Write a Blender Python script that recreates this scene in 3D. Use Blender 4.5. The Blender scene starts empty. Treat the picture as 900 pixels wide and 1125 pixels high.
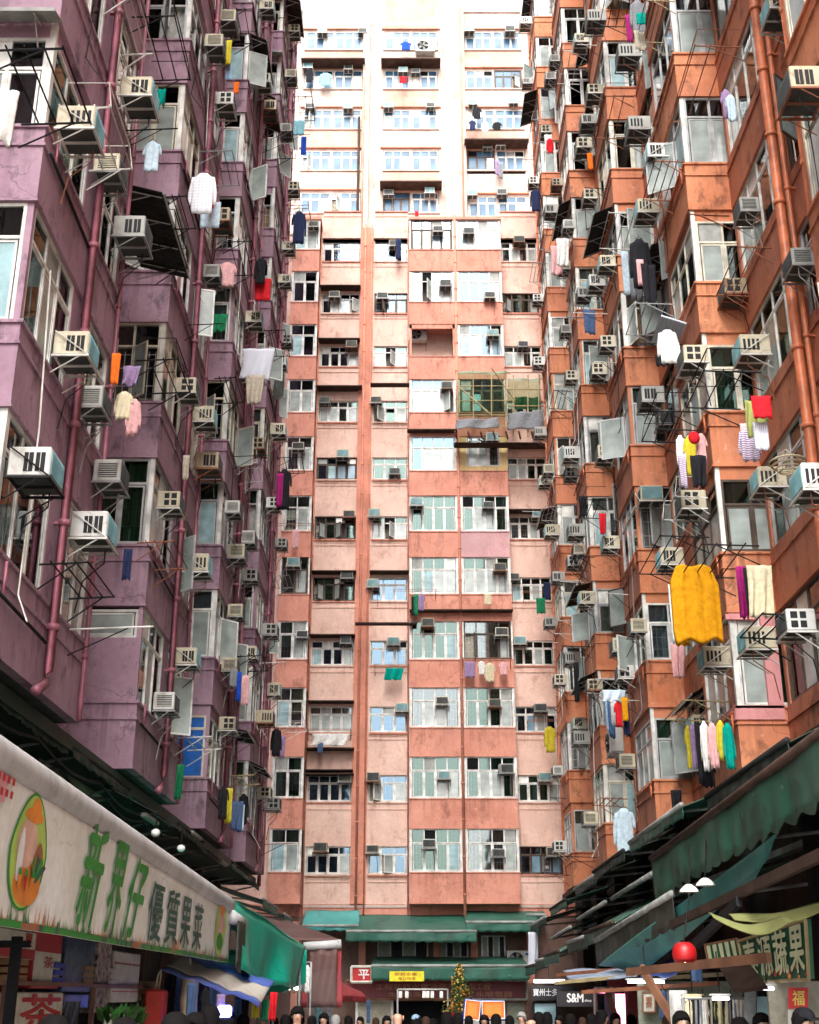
import bpy, math, random
from mathutils import Vector, Matrix
random.seed(7)
R = random.Random(11)
C = bpy.context.scene.collection
SC = bpy.context.scene
PI = math.pi
# ---------------------------------------------------------------- camera
F = 1373.0; PITCH = math.radians(21.2); H = 1.85
cp, sp = math.cos(PITCH), math.sin(PITCH)
cam = bpy.data.cameras.new('camera'); co = bpy.data.objects.new('camera', cam); C.objects.link(co)
co.location = (0, 0, H); co.rotation_euler = (PI/2 + PITCH, 0, 0)
cam.sensor_fit = 'VERTICAL'; cam.sensor_height = 36; cam.lens = F/1125*36
cam.clip_start = 0.1; cam.clip_end = 2000
SC.camera = co
def t_of(y): return math.tan(math.atan(-(y-562.5)/F) + PITCH)
def P(x, y, X=None, Y=None, Z=None):
    """real point seen at photo pixel (x, y) on the plane X=, Y= or Z="""
    t = t_of(y); r = (x-450)/F*(cp + t*sp)
    if X is not None: Y = X/r
    elif Y is None: Y = (Z-H)/t
    return Vector((r*Y, Y, H + t*Y))
def proj(p):
    z = p[2]-H; d = p[1]*cp + z*sp
    return 450 + F*p[0]/d, 562.5 - F*(z*cp - p[1]*sp)/d
# ---------------------------------------------------------------- materials
M = {}
def nt(m):
    m.use_nodes = True; n = m.node_tree; return n, n.nodes, n.links, n.nodes['Principled BSDF']
def rgb(c): return (c[0], c[1], c[2], 1)
def plain(name, c, rough=.6, metal=0, var=.12, scale=6, emit=0, spec=.5, bump=0):
    m = bpy.data.materials.new(name); n, N, L, b = nt(m); M[name] = m
    b.inputs['Roughness'].default_value = rough; b.inputs['Metallic'].default_value = metal
    b.inputs['Specular IOR Level'].default_value = spec
    tc = N.new('ShaderNodeTexCoord'); ns = N.new('ShaderNodeTexNoise'); ns.inputs['Scale'].default_value = scale; ns.inputs['Detail'].default_value = 5
    L.new(tc.outputs['Object'], ns.inputs['Vector'])
    cr = N.new('ShaderNodeValToRGB'); cr.color_ramp.elements[0].position = .3; cr.color_ramp.elements[1].position = .7
    cr.color_ramp.elements[0].color = rgb([v*(1-var*1.6) for v in c]); cr.color_ramp.elements[1].color = rgb([min(1, v*(1+var)) for v in c])
    L.new(ns.outputs['Fac'], cr.inputs['Fac']); L.new(cr.outputs['Color'], b.inputs['Base Color'])
    if bump:
        bp = N.new('ShaderNodeBump'); bp.inputs['Strength'].default_value = bump; bp.inputs['Distance'].default_value = .02
        L.new(ns.outputs['Fac'], bp.inputs['Height']); L.new(bp.outputs['Normal'], b.inputs['Normal'])
    if emit:
        b.inputs['Emission Color'].default_value = rgb(c); b.inputs['Emission Strength'].default_value = emit
    return m
def wall(name, c, dirt=(.09, .07, .06), amount=.55, fade=None, rough=.75, streak=.5):
    """painted render: mottling, rain streaks running down, chips and grime"""
    m = bpy.data.materials.new(name); n, N, L, b = nt(m); M[name] = m
    b.inputs['Roughness'].default_value = rough; b.inputs['Specular IOR Level'].default_value = .35
    g = N.new('ShaderNodeNewGeometry')
    def noise(sc, vec, det=6, ro=.6):
        mp = N.new('ShaderNodeMapping'); mp.inputs['Scale'].default_value = vec
        L.new(g.outputs['Position'], mp.inputs['Vector'])
        q = N.new('ShaderNodeTexNoise'); q.inputs['Scale'].default_value = sc; q.inputs['Detail'].default_value = det; q.inputs['Roughness'].default_value = ro
        L.new(mp.outputs['Vector'], q.inputs['Vector']); return q.outputs['Fac']
    def ramp(f, a, bb, ca, cb):
        r = N.new('ShaderNodeValToRGB'); r.color_ramp.elements[0].position = a; r.color_ramp.elements[1].position = bb
        r.color_ramp.elements[0].color = rgb(ca); r.color_ramp.elements[1].color = rgb(cb); L.new(f, r.inputs['Fac']); return r.outputs['Color']
    def mix(f, a, bb, typ='MIX', fv=None):
        x = N.new('ShaderNodeMix'); x.data_type = 'RGBA'; x.blend_type = typ
        if f is not None: L.new(f, x.inputs['Factor'])
        if fv is not None: x.inputs['Factor'].default_value = fv
        for s, v in ((x.inputs[6], a), (x.inputs[7], bb)):
            if isinstance(v, (tuple, list)): s.default_value = rgb(v)
            else: L.new(v, s)
        return x.outputs[2]
    f2 = fade or [min(1, v*1.25+.02) for v in c]
    base = ramp(noise(.9, (1, 1, 1)), .3, .72, [v*.82 for v in c], f2)
    fine = ramp(noise(9, (1, 1, 1)), .25, .75, (.84, .84, .84), (1.05, 1.05, 1.05))
    col = mix(None, base, fine, 'MULTIPLY', 1)
    st = ramp(noise(1.0, (2.6, 2.6, .22), 8, .62), .54, .80, (0, 0, 0), (amount*streak*1.7,)*3)
    msk = ramp(noise(.55, (1, 1, .8), 3, .5), .42, .60, (0, 0, 0), (1, 1, 1))
    st = mix(None, st, msk, 'MULTIPLY', 1)
    col = mix(st, col, dirt)
    sx = N.new('ShaderNodeSeparateXYZ'); L.new(g.outputs['Position'], sx.inputs[0])
    m1 = N.new('ShaderNodeMath'); m1.operation = 'MULTIPLY_ADD'; m1.inputs[1].default_value = 1/2.75; m1.inputs[2].default_value = -6.40/2.75+20; L.new(sx.outputs['Z'], m1.inputs[0])
    m2 = N.new('ShaderNodeMath'); m2.operation = 'FRACT'; L.new(m1.outputs[0], m2.inputs[0])
    dr = mix(None, ramp(m2.outputs[0], .62, .96, (0, 0, 0), (1, 1, 1)), ramp(noise(1.0, (5.5, 5.5, .12), 4, .55), .52, .66, (0, 0, 0), (amount*.8,)*3), 'MULTIPLY', 1)
    col = mix(dr, col, dirt)
    blot = ramp(noise(2.3, (1, 1, .6), 8, .7), .53, .68, (0, 0, 0), (amount*1.1,)*3)
    col = mix(blot, col, dirt)
    pt = ramp(noise(.45, (1, 1, 1.3), 2, .4), .575, .585, (0, 0, 0), (.5,)*3)
    col = mix(pt, col, [min(1, v*.8+.05) for v in c])
    vo = N.new('ShaderNodeTexVoronoi'); vo.feature = 'DISTANCE_TO_EDGE'; vo.inputs['Scale'].default_value = .8; vo.inputs['Randomness'].default_value = 1
    va = N.new('ShaderNodeVectorMath'); va.operation = 'MULTIPLY_ADD'; va.inputs[1].default_value = (.9, .9, .9); nn_ = N.new('ShaderNodeTexNoise'); nn_.inputs['Scale'].default_value = 1.7; nn_.inputs['Detail'].default_value = 6
    L.new(g.outputs['Position'], nn_.inputs['Vector']); L.new(nn_.outputs['Color'], va.inputs[0]); L.new(g.outputs['Position'], va.inputs[2]); L.new(va.outputs[0], vo.inputs['Vector'])
    ck = ramp(vo.outputs['Distance'], .003, .010, (.55,)*3, (0, 0, 0)); ck = mix(None, ck, ramp(noise(.7, (1, 1, 1), 3, .5), .5, .6, (0, 0, 0), (1, 1, 1)), 'MULTIPLY', 1)
    col = mix(ck, col, dirt)
    chip = ramp(noise(6.5, (1, 1, 1), 3, .5), .71, .735, (0, 0, 0), (.55,)*3)
    col = mix(chip, col, [min(1, v*.6+.25) for v in c])
    L.new(col, b.inputs['Base Color'])
    bp = N.new('ShaderNodeBump'); bp.inputs['Strength'].default_value = .35; bp.inputs['Distance'].default_value = .015
    L.new(noise(14, (1, 1, 1)), bp.inputs['Height']); L.new(bp.outputs['Normal'], b.inputs['Normal'])
    return m
wall('purple_paint', (.39, .235, .31), (.07, .045, .06), .75, (.49, .32, .405))
wall('orange_paint', (.64, .20, .085), (.13, .05, .03), .85, (.72, .30, .155))
wall('rust_paint', (.48, .155, .08), (.09, .04, .025), .75, (.58, .22, .12))  # darker copy of the orange: shade of side faces put into the colour
wall('coral_paint', (.66, .26, .18), (.24, .09, .06), .65, (.74, .34, .25))
wall('pink_paint', (.80, .52, .42), (.42, .22, .16), .65, (.86, .62, .52))  # coral and pink lightened in place of haze over the far block
wall('pilaster_paint', (.60, .235, .155), (.25, .1, .07), .4)
wall('pale_paint', (.56, .43, .36), (.36, .19, .13), .75, (.64, .53, .47))  # pale tone stands in for haze and overexposure on the upper block
wall('peach_paint', (.52, .31, .23), (.36, .16, .10), .65, (.58, .39, .31))
wall('rose_paint', (.66, .27, .27), (.3, .12, .1), .35)
wall('mauve_paint', (.52, .29, .30), (.3, .12, .1), .4)
wall('yellow_paint', (.68, .50, .22), (.3, .2, .1), .4)
wall('grey_render', (.30, .26, .22), (.08, .07, .06), .6)
wall('brown_wall', (.30, .14, .09), (.06, .04, .03), .6)
wall('casing_cream', (.52, .47, .34), (.16, .11, .07), .7, None, .5, .7); wall('casing_white', (.60, .60, .57), (.22, .18, .13), .6, None, .45, .7); wall('casing_grey', (.36, .36, .33), (.10, .08, .06), .8, None, .6, .8); wall('casing_beige', (.44, .37, .25), (.16, .08, .04), .9, None, .6, .8)
wall('dark_wall', (.13, .07, .05), (.03, .02, .02), .6)  # darkened: shade under the awnings put into the wall colour
plain('interior', (.10, .09, .085), .9)  # dark tone stands in for the shade of unlit rooms behind windows
def glass(name, tint, ior=1.8, rough=.03, gc=(.80, .84, .86)):
    m = bpy.data.materials.new(name); m.use_nodes = True; N = m.node_tree.nodes; L = m.node_tree.links; M[name] = m
    N.remove(N['Principled BSDF']); o = N['Material Output']
    fr = N.new('ShaderNodeFresnel'); fr.inputs['IOR'].default_value = ior
    ns = N.new('ShaderNodeTexNoise'); ns.inputs['Scale'].default_value = .9; bp = N.new('ShaderNodeBump'); bp.inputs['Strength'].default_value = .06
    g = N.new('ShaderNodeNewGeometry'); L.new(g.outputs['Position'], ns.inputs['Vector']); L.new(ns.outputs['Fac'], bp.inputs['Height'])
    tr = N.new('ShaderNodeBsdfTransparent'); tr.inputs['Color'].default_value = rgb(tint)
    gl = N.new('ShaderNodeBsdfGlossy'); gl.inputs['Roughness'].default_value = rough; gl.inputs['Color'].default_value = rgb(gc)
    L.new(bp.outputs['Normal'], gl.inputs['Normal']); mx = N.new('ShaderNodeMixShader')
    L.new(fr.outputs['Fac'], mx.inputs['Fac']); L.new(tr.outputs[0], mx.inputs[1]); L.new(gl.outputs[0], mx.inputs[2]); L.new(mx.outputs[0], o.inputs['Surface'])
plain('deep_blue_glass', (.035, .11, .20), .35, 0, .45, 1.1, 0, .3); plain('frost_blue', (.17, .29, .38), .12, 0, .3, 1.2, 0, .9); plain('frosted', (.34, .39, .37), .18, 0, .25, 2, 0, .8); glass('pane', (.80, .86, .86)); glass('pane_green', (.52, .68, .61), 1.9, .03, (.52, .62, .60)); glass('pane_blue', (.42, .58, .68), 2.2, .03, (.48, .62, .74))  # opaque panes carry pale and blue sky reflection in their colour
for nm, c, r in [('white_frame', (.72, .72, .68), .45), ('cream_frame', (.62, .58, .47), .5), ('silver_frame', (.45, .46, .46), .35), ('bronze_frame', (.09, .065, .05), .45),
                 ('black_steel', (.014, .014, .016), .7), ('grey_steel', (.30, .30, .30), .45), ('white_steel', (.62, .61, .57), .5), ('rusty_steel', (.28, .10, .05), .8),
                 ('casing_new', (.66, .66, .62), .45),
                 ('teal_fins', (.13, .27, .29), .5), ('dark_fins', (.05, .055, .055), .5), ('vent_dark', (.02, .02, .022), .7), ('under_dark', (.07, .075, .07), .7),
                 ('purple_pipe', (.30, .10, .135), .45), ('orange_pipe', (.60, .17, .07), .45), ('bamboo', (.36, .28, .14), .6), ('wood', (.22, .10, .055), .6),
                 ('sheet_roof', (.028, .027, .026), .85), ('sheet_brown', (.055, .032, .024), .85), ('sheet_pale', (.32, .33, .31), .6), ('blue_board', (.012, .13, .50), .35),  # roof and brown sheets darkened, shade under the canopies put into their colour
                 ('board_white', (.80, .79, .73), .4), ('board_teal', (.30, .47, .50), .4), ('board_ochre', (.45, .27, .05), .5),
                 ('cable', (.02, .02, .02), .6), ('black', (.006, .006, .007), .9)]:
    plain(nm, c, r, .0, .28, 3, 0, .5 if sum(c) > .3 else .2)
def cloth(name, c, rough=.9, bump=.7, scale=11):
    m = plain(name, [q*.85 for q in c], rough, 0, .14, scale, 0, .1, bump); return m
CURT = []
for i, c in enumerate([(.62, .58, .46), (.70, .70, .66), (.42, .46, .36), (.52, .44, .30), (.30, .36, .40), (.55, .60, .60), (.50, .33, .18), (.24, .22, .20)]):
    cloth('curtain_%d' % i, [q*.68 for q in c]); CURT.append('curtain_%d' % i)
def stripes(name, a, b, scale, axis='X', rough=.7, kind='BANDS'):
    m = bpy.data.materials.new(name); n, N, L, bs = nt(m); M[name] = m
    tc = N.new('ShaderNodeTexCoord'); w = N.new('ShaderNodeTexWave'); w.wave_type = 'BANDS'; w.bands_direction = axis; w.inputs['Scale'].default_value = scale
    w.inputs['Distortion'].default_value = .3
    cr = N.new('ShaderNodeValToRGB'); cr.color_ramp.elements[0].position = .45; cr.color_ramp.elements[1].position = .55
    cr.color_ramp.elements[0].color = rgb(a); cr.color_ramp.elements[1].color = rgb(b)
    L.new(tc.outputs['Object'], w.inputs['Vector']); L.new(w.outputs['Fac'], cr.inputs['Fac']); L.new(cr.outputs['Color'], bs.inputs['Base Color']); bs.inputs['Roughness'].default_value = rough
    return m
def checks(name, a, b, scale):
    m = bpy.data.materials.new(name); n, N, L, bs = nt(m); M[name] = m
    tc = N.new('ShaderNodeTexCoord'); w = N.new('ShaderNodeTexBrick'); w.offset = 0; w.inputs['Scale'].default_value = scale; w.inputs['Mortar Size'].default_value = .02
    w.inputs['Color1'].default_value = rgb(a); w.inputs['Color2'].default_value = rgb(a); w.inputs['Mortar'].default_value = rgb(b); w.inputs['Brick Width'].default_value = .4; w.inputs['Row Height'].default_value = .4
    mp = N.new('ShaderNodeMapping'); mp.inputs['Rotation'].default_value = (PI/2, 0, 0); L.new(tc.outputs['Object'], mp.inputs['Vector'])
    L.new(mp.outputs['Vector'], w.inputs['Vector']); L.new(w.outputs['Color'], bs.inputs['Base Color']); bs.inputs['Roughness'].default_value = .8
def tarp(name, c, rough=.55, dirt=(.03, .03, .025), am=.5):
    return wall(name, c, dirt, am, None, rough, .7)
tarp('awning_green', (.018, .11, .075), .5, (.04, .045, .035), .75)
tarp('awning_teal', (.06, .30, .28), .5, (.08, .10, .09), .4)
tarp('awning_dark', (.018, .04, .028), .6, (.02, .02, .018), .7)
tarp('awning_grime', (.045, .045, .03), .7, (.02, .02, .018), .6)
tarp('awning_maroon', (.11, .05, .045), .6, (.06, .04, .04), .4)
tarp('awning_red', (.30, .02, .03), .6, (.2, .02, .02), .3)
tarp('tarp_green', (.0, .36, .24), .35, (.0, .2, .14), .35)
tarp('tarp_blue', (.05, .12, .48), .4, (.03, .06, .2), .3)
tarp('tarp_white', (.55, .52, .46), .5, (.3, .22, .15), .35)
tarp('tarp_yellow', (.20, .21, .07), .6, (.12, .12, .05), .4)
tarp('tarp_beige', (.38, .36, .25), .7, (.15, .13, .09), .5)
tarp('banner_cloth', (.88, .90, .78), .5, (.52, .50, .38), .25)
tarp('roller_grey', (.50, .50, .50), .5, (.2, .2, .2), .4)
tarp('paving', (.09, .085, .08), .85, (.06, .055, .05), .5)
# ---------------------------------------------------------------- mesh builder
class MB:
    def __init__(s): s.v = []; s.f = []; s.m = []; s.mats = []; s.sm = []
    def mi(s, mat):
        if mat not in s.mats: s.mats.append(mat)
        return s.mats.index(mat)
    def add(s, vs, fs, mat, T=None, smooth=False):
        o = len(s.v); i = s.mi(mat)
        for v in vs: s.v.append(tuple(T @ Vector(v)) if T is not None else tuple(v))
        for f in fs: s.f.append([o+k for k in f]); s.m.append(i); s.sm.append(smooth)
        return s
    def box(s, a, b, mat, T=None):
        x0, y0, z0 = a; x1, y1, z1 = b
        if x0 > x1: x0, x1 = x1, x0
        if y0 > y1: y0, y1 = y1, y0
        if z0 > z1: z0, z1 = z1, z0
        vs = [(x0,y0,z0),(x1,y0,z0),(x1,y1,z0),(x0,y1,z0),(x0,y0,z1),(x1,y0,z1),(x1,y1,z1),(x0,y1,z1)]
        return s.add(vs, [(0,3,2,1),(4,5,6,7),(0,1,5,4),(1,2,6,5),(2,3,7,6),(3,0,4,7)], mat, T)
    def rbox(s, a, b, mat, r=.02, T=None):
        """box with its vertical and horizontal edges chamfered"""
        a = Vector(a); b = Vector(b); c = (a+b)/2; h = (b-a)/2; h = Vector([abs(q) for q in h]); r = min(r, min(h)*.8)
        vs = []; idx = {}
        for sx in (-1, 1):
            for sy in (-1, 1):
                for sz in (-1, 1):
                    for ax in range(3):
                        q = [h[k]-(0 if k == ax else r) for k in range(3)]
                        idx[(sx, sy, sz, ax)] = len(vs); vs.append((c.x+sx*q[0], c.y+sy*q[1], c.z+sz*q[2]))
        fs = []
        for ax in range(3):
            o1, o2 = [k for k in range(3) if k != ax]
            for sg in (-1, 1):
                f = []
                for (p, q) in ((-1,-1),(1,-1),(1,1),(-1,1)):
                    k = [0,0,0]; k[ax] = sg; k[o1] = p; k[o2] = q; f.append(idx[(*k, ax)])
                if sg*(1 if ax != 1 else -1) < 0: f.reverse()
                fs.append(f)
        for ax in range(3):
            o1, o2 = [k for k in range(3) if k != ax]
            for p in (-1,1):
                for q in (-1,1):
                    f = []
                    for (e, a2) in ((-1,o1),(1,o1),(1,o2),(-1,o2)):
                        k = [0,0,0]; k[ax] = e; k[o1] = p; k[o2] = q; f.append(idx[(*k, a2)])
                    fs.append(f)
        for k in [(a_,b_,c_) for a_ in (-1,1) for b_ in (-1,1) for c_ in (-1,1)]:
            fs.append([idx[(*k,0)], idx[(*k,1)], idx[(*k,2)]])
        return s.add(vs, fs, mat, T)
    def tube(s, pts, r, mat, n=6, T=None, close=True):
        pts = [Vector(p) for p in pts]; o = []; vs = []; fs = []
        for i, p in enumerate(pts):
            d = (pts[min(i+1, len(pts)-1)] - pts[max(i-1, 0)]).normalized()
            u = d.cross(Vector((0,0,1)));
            if u.length < .1: u = d.cross(Vector((0,1,0)))
            u.normalize(); w = d.cross(u); rr = r[i] if isinstance(r, (list, tuple)) else r
            for k in range(n):
                a = 2*PI*k/n; vs.append(p + (u*math.cos(a) + w*math.sin(a))*rr)
        for i in range(len(pts)-1):
            for k in range(n): fs.append((i*n+k, i*n+(k+1)%n, (i+1)*n+(k+1)%n, (i+1)*n+k))
        if close: fs.append(list(range(n))[::-1]); fs.append([(len(pts)-1)*n+k for k in range(n)])
        return s.add(vs, fs, mat, T, n > 5)
    def grid(s, rows, mat, thick=None, T=None, smooth=True):
        """rows of points -> sheet; thick (vector or float along y) closes it into a thin solid"""
        nr, nc = len(rows), len(rows[0]); vs = [Vector(p) for r in rows for p in r]
        fs = [(i*nc+j, i*nc+j+1, (i+1)*nc+j+1, (i+1)*nc+j) for i in range(nr-1) for j in range(nc-1)]
        if thick is not None:
            th = Vector(thick) if isinstance(thick, (tuple, list, Vector)) else Vector((0, thick, 0)); k = nr*nc
            vs += [v + th for v in vs]
            fs += [tuple(q+k for q in f[::-1]) for f in list(fs)]
            ring = [j for j in range(nc)] + [i*nc+nc-1 for i in range(1, nr)] + [(nr-1)*nc+j for j in range(nc-2, -1, -1)] + [i*nc for i in range(nr-2, 0, -1)]
            for a in range(len(ring)):
                b = ring[(a+1) % len(ring)]; fs.append((ring[a], ring[a]+k, b+k, b))
        return s.add(vs, fs, mat, T, smooth)
    def ball(s, c, r, mat, n=8, m=6, T=None):
        if not isinstance(r, (tuple, list)): r = (r, r, r)
        vs = [(c[0]+r[0]*math.sin(PI*i/m)*math.cos(2*PI*j/n), c[1]+r[1]*math.sin(PI*i/m)*math.sin(2*PI*j/n), c[2]+r[2]*math.cos(PI*i/m)) for i in range(m+1) for j in range(n)]
        fs = [(i*n+j, (i+1)*n+j, (i+1)*n+(j+1)%n, i*n+(j+1)%n) for i in range(m) for j in range(n)]
        return s.add(vs, fs, mat, T, True)
    def prism(s, poly, d0, d1, mat, T=None):
        """polygon in local x,z extruded along y from d0 to d1"""
        n = len(poly); vs = [(p[0], d0, p[1]) for p in poly] + [(p[0], d1, p[1]) for p in poly]
        fs = [list(range(n)), list(range(n, 2*n))[::-1]] + [(i, i+n, (i+1)%n+n, (i+1)%n) for i in range(n)]
        return s.add(vs, fs, mat, T)
    def mesh(s, name):
        me = bpy.data.meshes.new(name); me.from_pydata(s.v, [], s.f)
        for m in s.mats: me.materials.append(M[m])
        me.polygons.foreach_set('material_index', s.m); me.polygons.foreach_set('use_smooth', s.sm); me.update(); return me
    def build(s, name, parent=None):
        o = bpy.data.objects.new(name, s.mesh(name)); C.objects.link(o)
        if parent: o.parent = parent
        return o
def put(name, me, parent=None, T=None):
    o = bpy.data.objects.new(name, me); C.objects.link(o)
    if parent: o.parent = parent
    if T is not None: o.matrix_basis = T
    return o
def tag(o, label=None, cat=None, group=None, kind=None):
    if label: o['label'] = label
    if cat: o['category'] = cat
    if group: o['group'] = group
    if kind: o['kind'] = kind
    return o
def empty(name, T=None, label=None, cat=None, group=None):
    o = bpy.data.objects.new(name, None); C.objects.link(o); o.empty_display_size = .2
    if T is not None: o.matrix_basis = T if isinstance(T, Matrix) else Matrix.Translation(T)
    return tag(o, label, cat, group)
def copy_tree(src, T=None, parent=None):
    c = src.copy(); C.objects.link(c); c.parent = parent
    if T is not None: c.matrix_basis = T
    for ch in KIDS.get(src.name, []): copy_tree(ch, None, c)
    return c
KIDS = {}
def reg(o):
    """remember a prototype's children for copy_tree"""
    for x in list(bpy.data.objects):
        if x.parent == o:
            KIDS.setdefault(o.name, []).append(x); reg(x)
ROT = {'front': 0, 'left': PI/2, 'right': -PI/2}
def TT(p, face='front', extra=0): return Matrix.Translation(Vector(p)) @ Matrix.Rotation(ROT[face]+extra, 4, 'Z')
ORD = ['lowest', 'second', 'third', 'fourth', 'fifth', 'sixth', 'seventh', 'eighth', 'ninth', 'tenth', 'eleventh', 'twelfth', 'thirteenth', 'fourteenth', 'fifteenth', 'sixteenth', 'seventeenth']
# ---------------------------------------------------------------- things whose labels are completed by place
PEND = []   # (object, base label, place, point)
def pend(o, base, place, p): PEND.append((o, base, place, proj(p)))
def finish_labels():
    groups = {}
    for q in PEND: groups.setdefault((q[1], q[2]), []).append(q)
    for (base, place), g in groups.items():
        if len(g) == 1: g[0][0]['label'] = base + ', ' + place; continue
        xs = [q[3][0] for q in g]; ys = [q[3][1] for q in g]
        if max(xs)-min(xs) >= max(ys)-min(ys): g.sort(key=lambda q: q[3][0]); words = ('left', 'right')
        else: g.sort(key=lambda q: q[3][1]); words = ('top', 'bottom')
        for i, q in enumerate(g):
            if len(g) == 2: w = (('left one', 'right one') if words[0] == 'left' else ('upper one', 'lower one'))[i]
            elif i == 0: w = words[0]+'most one'
            elif i == len(g)-1: w = words[1]+'most one'
            else: w = ORD[i] + ' from ' + words[0]
            q[0]['label'] = base + ', ' + place + ', ' + w
# ---------------------------------------------------------------- windows
WC = {}
def window_meshes(W, Hh, cols, seed, frame='white_frame', trans=.42, glassm='pane', grille=True, openp=.10, curtp=.96):
    key = (round(W, 2), round(Hh, 2), cols, seed, frame, trans, glassm)
    if key in WC: return WC[key]
    r = random.Random(hash(key) if False else seed*131 + int(W*97) + cols*7 + len(frame)*13)
    f = MB(); g = MB(); cu = MB(); gr = MB()
    b = .045; d0, d1 = -.035, .035
    f.box((0, d0, 0), (W, d1, b), frame); f.box((0, d0, Hh-b), (W, d1, Hh), frame)
    f.box((0, d0, b), (b, d1, Hh-b), frame); f.box((W-b, d0, b), (W, d1, Hh-b), frame)
    hz = Hh-trans if trans else Hh-b
    if trans: f.box((b, d0+.004, hz-b/2), (W-b, d1-.004, hz+b/2), frame)
    cw = (W-2*b)/cols
    boards = r.random()
    for c in range(cols):
        x0 = b+c*cw; x1 = x0+cw
        if c: f.box((x0-b/2, d0+.008, b), (x0+b/2, d1-.008, Hh-b), frame)
        z0 = b; z1 = hz-(b/2 if trans else 0)
        op = r.random() < openp and cw < 1
        fw = .032
        if op:   # leaf swung outward
            side = r.choice((-1, 1)); ang = math.radians(r.uniform(35, 80))
            T = Matrix.Translation((x0+.02 if side < 0 else x1-.02, d0, 0)) @ Matrix.Rotation(-ang if side < 0 else ang, 4, 'Z')
            w0, w1 = (0, cw-.04) if side < 0 else (-(cw-.04), 0)
        else:
            T = None; w0, w1 = x0+.024, x1-.024
        yy0, yy1 = (-.015, .015)
        f.box((w0, yy0, z0+.01), (w1, yy1, z0+.01+fw), frame, T); f.box((w0, yy0, z1-.01-fw), (w1, yy1, z1-.01), frame, T)
        f.box((w0, yy0, z0+.01+fw), (w0+fw, yy1, z1-.01-fw), frame, T); f.box((w1-fw, yy0, z0+.01+fw), (w1, yy1, z1-.01-fw), frame, T)
        gm = glassm
        q = r.random()
        if q < .01: gm = 'board_white'
        elif q > .55: gm = 'frosted' if q > .68 or 'blue' not in glassm else 'frost_blue'
        if glassm == 'deep_blue_glass': gm = glassm if q < .85 else 'board_white'
        if op: gm = 'frosted'
        elif q < .08: gm = 'board_teal'
        g.box((w0+fw, -.004, z0+.01+fw), (w1-fw, .004, z1-.01-fw), gm, T)
        if trans:
            gm = glassm if r.random() < .85 else r.choice(('board_white', 'sheet_pale', 'black'))
            g.box((x0+b/2, -.004, hz+b/2), (x1-b/2, .004, Hh-b), gm)
        if grille and r.random() < .8:
            y = .045; z1g = z1-.05; gm_ = 'silver_frame'
            n = max(2, int(cw/.13))
            for k in range(n+1):
                xx = x0+.04+(cw-.08)*k/n; gr.box((xx-.006, y, z0+.03), (xx+.006, y+.012, z1g), gm_)
            for zz in (z0+.08, z0+(z1g-z0)*.33, z0+(z1g-z0)*.68, z1g-.06):
                gr.box((x0+.03, y+.013, zz-.006), (x1-.03, y+.025, zz+.006), gm_)
    # curtains: waved sheets behind the glass
    cm = r.choice(CURT)
    if r.random() < curtp:
        full = r.random() < .6
        spans = [(0.03, W-.03)] if full else r.choice(([(0.03, W*.45)], [(W*.5, W-.03)], [(.03, W*.3), (W*.7, W-.03)]))
        for (a, bb) in spans:
            n = max(6, int((bb-a)/.045)); zb = b if r.random() < .75 else Hh*.35
            rows = []
            for z in (Hh-.05, (Hh+zb)/2, zb):
                rows.append([(a+(bb-a)*k/n, .11+.022*math.sin(k*1.9+r.random()*.4), z) for k in range(n+1)])
            cu.grid(rows, cm)
    elif r.random() < .6:   # roller blind half down
        cu.box((.05, .15, Hh*.55), (W-.05, .16, Hh-.04), cm)
    # clutter on the sill inside
    for k in range(r.randint(0, 3)):
        x = r.uniform(.1, max(.15, W-.3)); h = r.uniform(.1, .35)
        cu.box((x, .12, b), (x+r.uniform(.08, .2), .2, b+h), r.choice(('board_white', 'blue_board', 'curtain_6', 'casing_beige', 'curtain_2')))
    WC[key] = (f.mesh('window_frame'), g.mesh('glass_pane'), cu.mesh('curtain') if cu.f else None, gr.mesh('window_grille') if gr.f else None)
    return WC[key]
def mesh_into(mb, me, T):
    o = len(mb.v)
    for v in me.vertices: mb.v.append(tuple(T @ v.co))
    for p in me.polygons:
        mb.f.append([o+k for k in p.vertices]); mb.m.append(mb.mi(me.materials[p.material_index].name)); mb.sm.append(p.use_smooth)
WREQ = {}   # building -> list of windows asked for; nearest 100 become parts, the rest one stuff part
def want_window(bld, T, W, Hh, cols, seed, **k):
    p = T @ Vector((W/2, 0, Hh/2)); u, v = proj(p)
    d = p.y*cp+(p.z-H)*sp
    vis = -40 < u < 940 and -60 < v < 1180
    WREQ.setdefault(bld.name, []).append(((0 if vis else 1), d, T, W, Hh, cols, seed, k, bld))
def flush_windows():
    for nm, lst in WREQ.items():
        lst.sort(key=lambda q: (q[0], q[1]/(q[3]*q[4])**.5)); rest = MB()
        for i, (_, d, T, W, Hh, cols, seed, k, bld) in enumerate(lst):
            f, g, cu, gr = window_meshes(W, Hh, cols, seed, **k)
            if i < 100:
                w = put('window', f, bld, T)
                put('glass_pane', g, w)
                if cu: put('curtain', cu, w)
                if gr: put('window_grille', gr, w)
            else:
                for me in (f, g, cu, gr):
                    if me: mesh_into(rest, me, T)
        if rest.f: tag(rest.build('windows', bld), kind='stuff')
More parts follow.
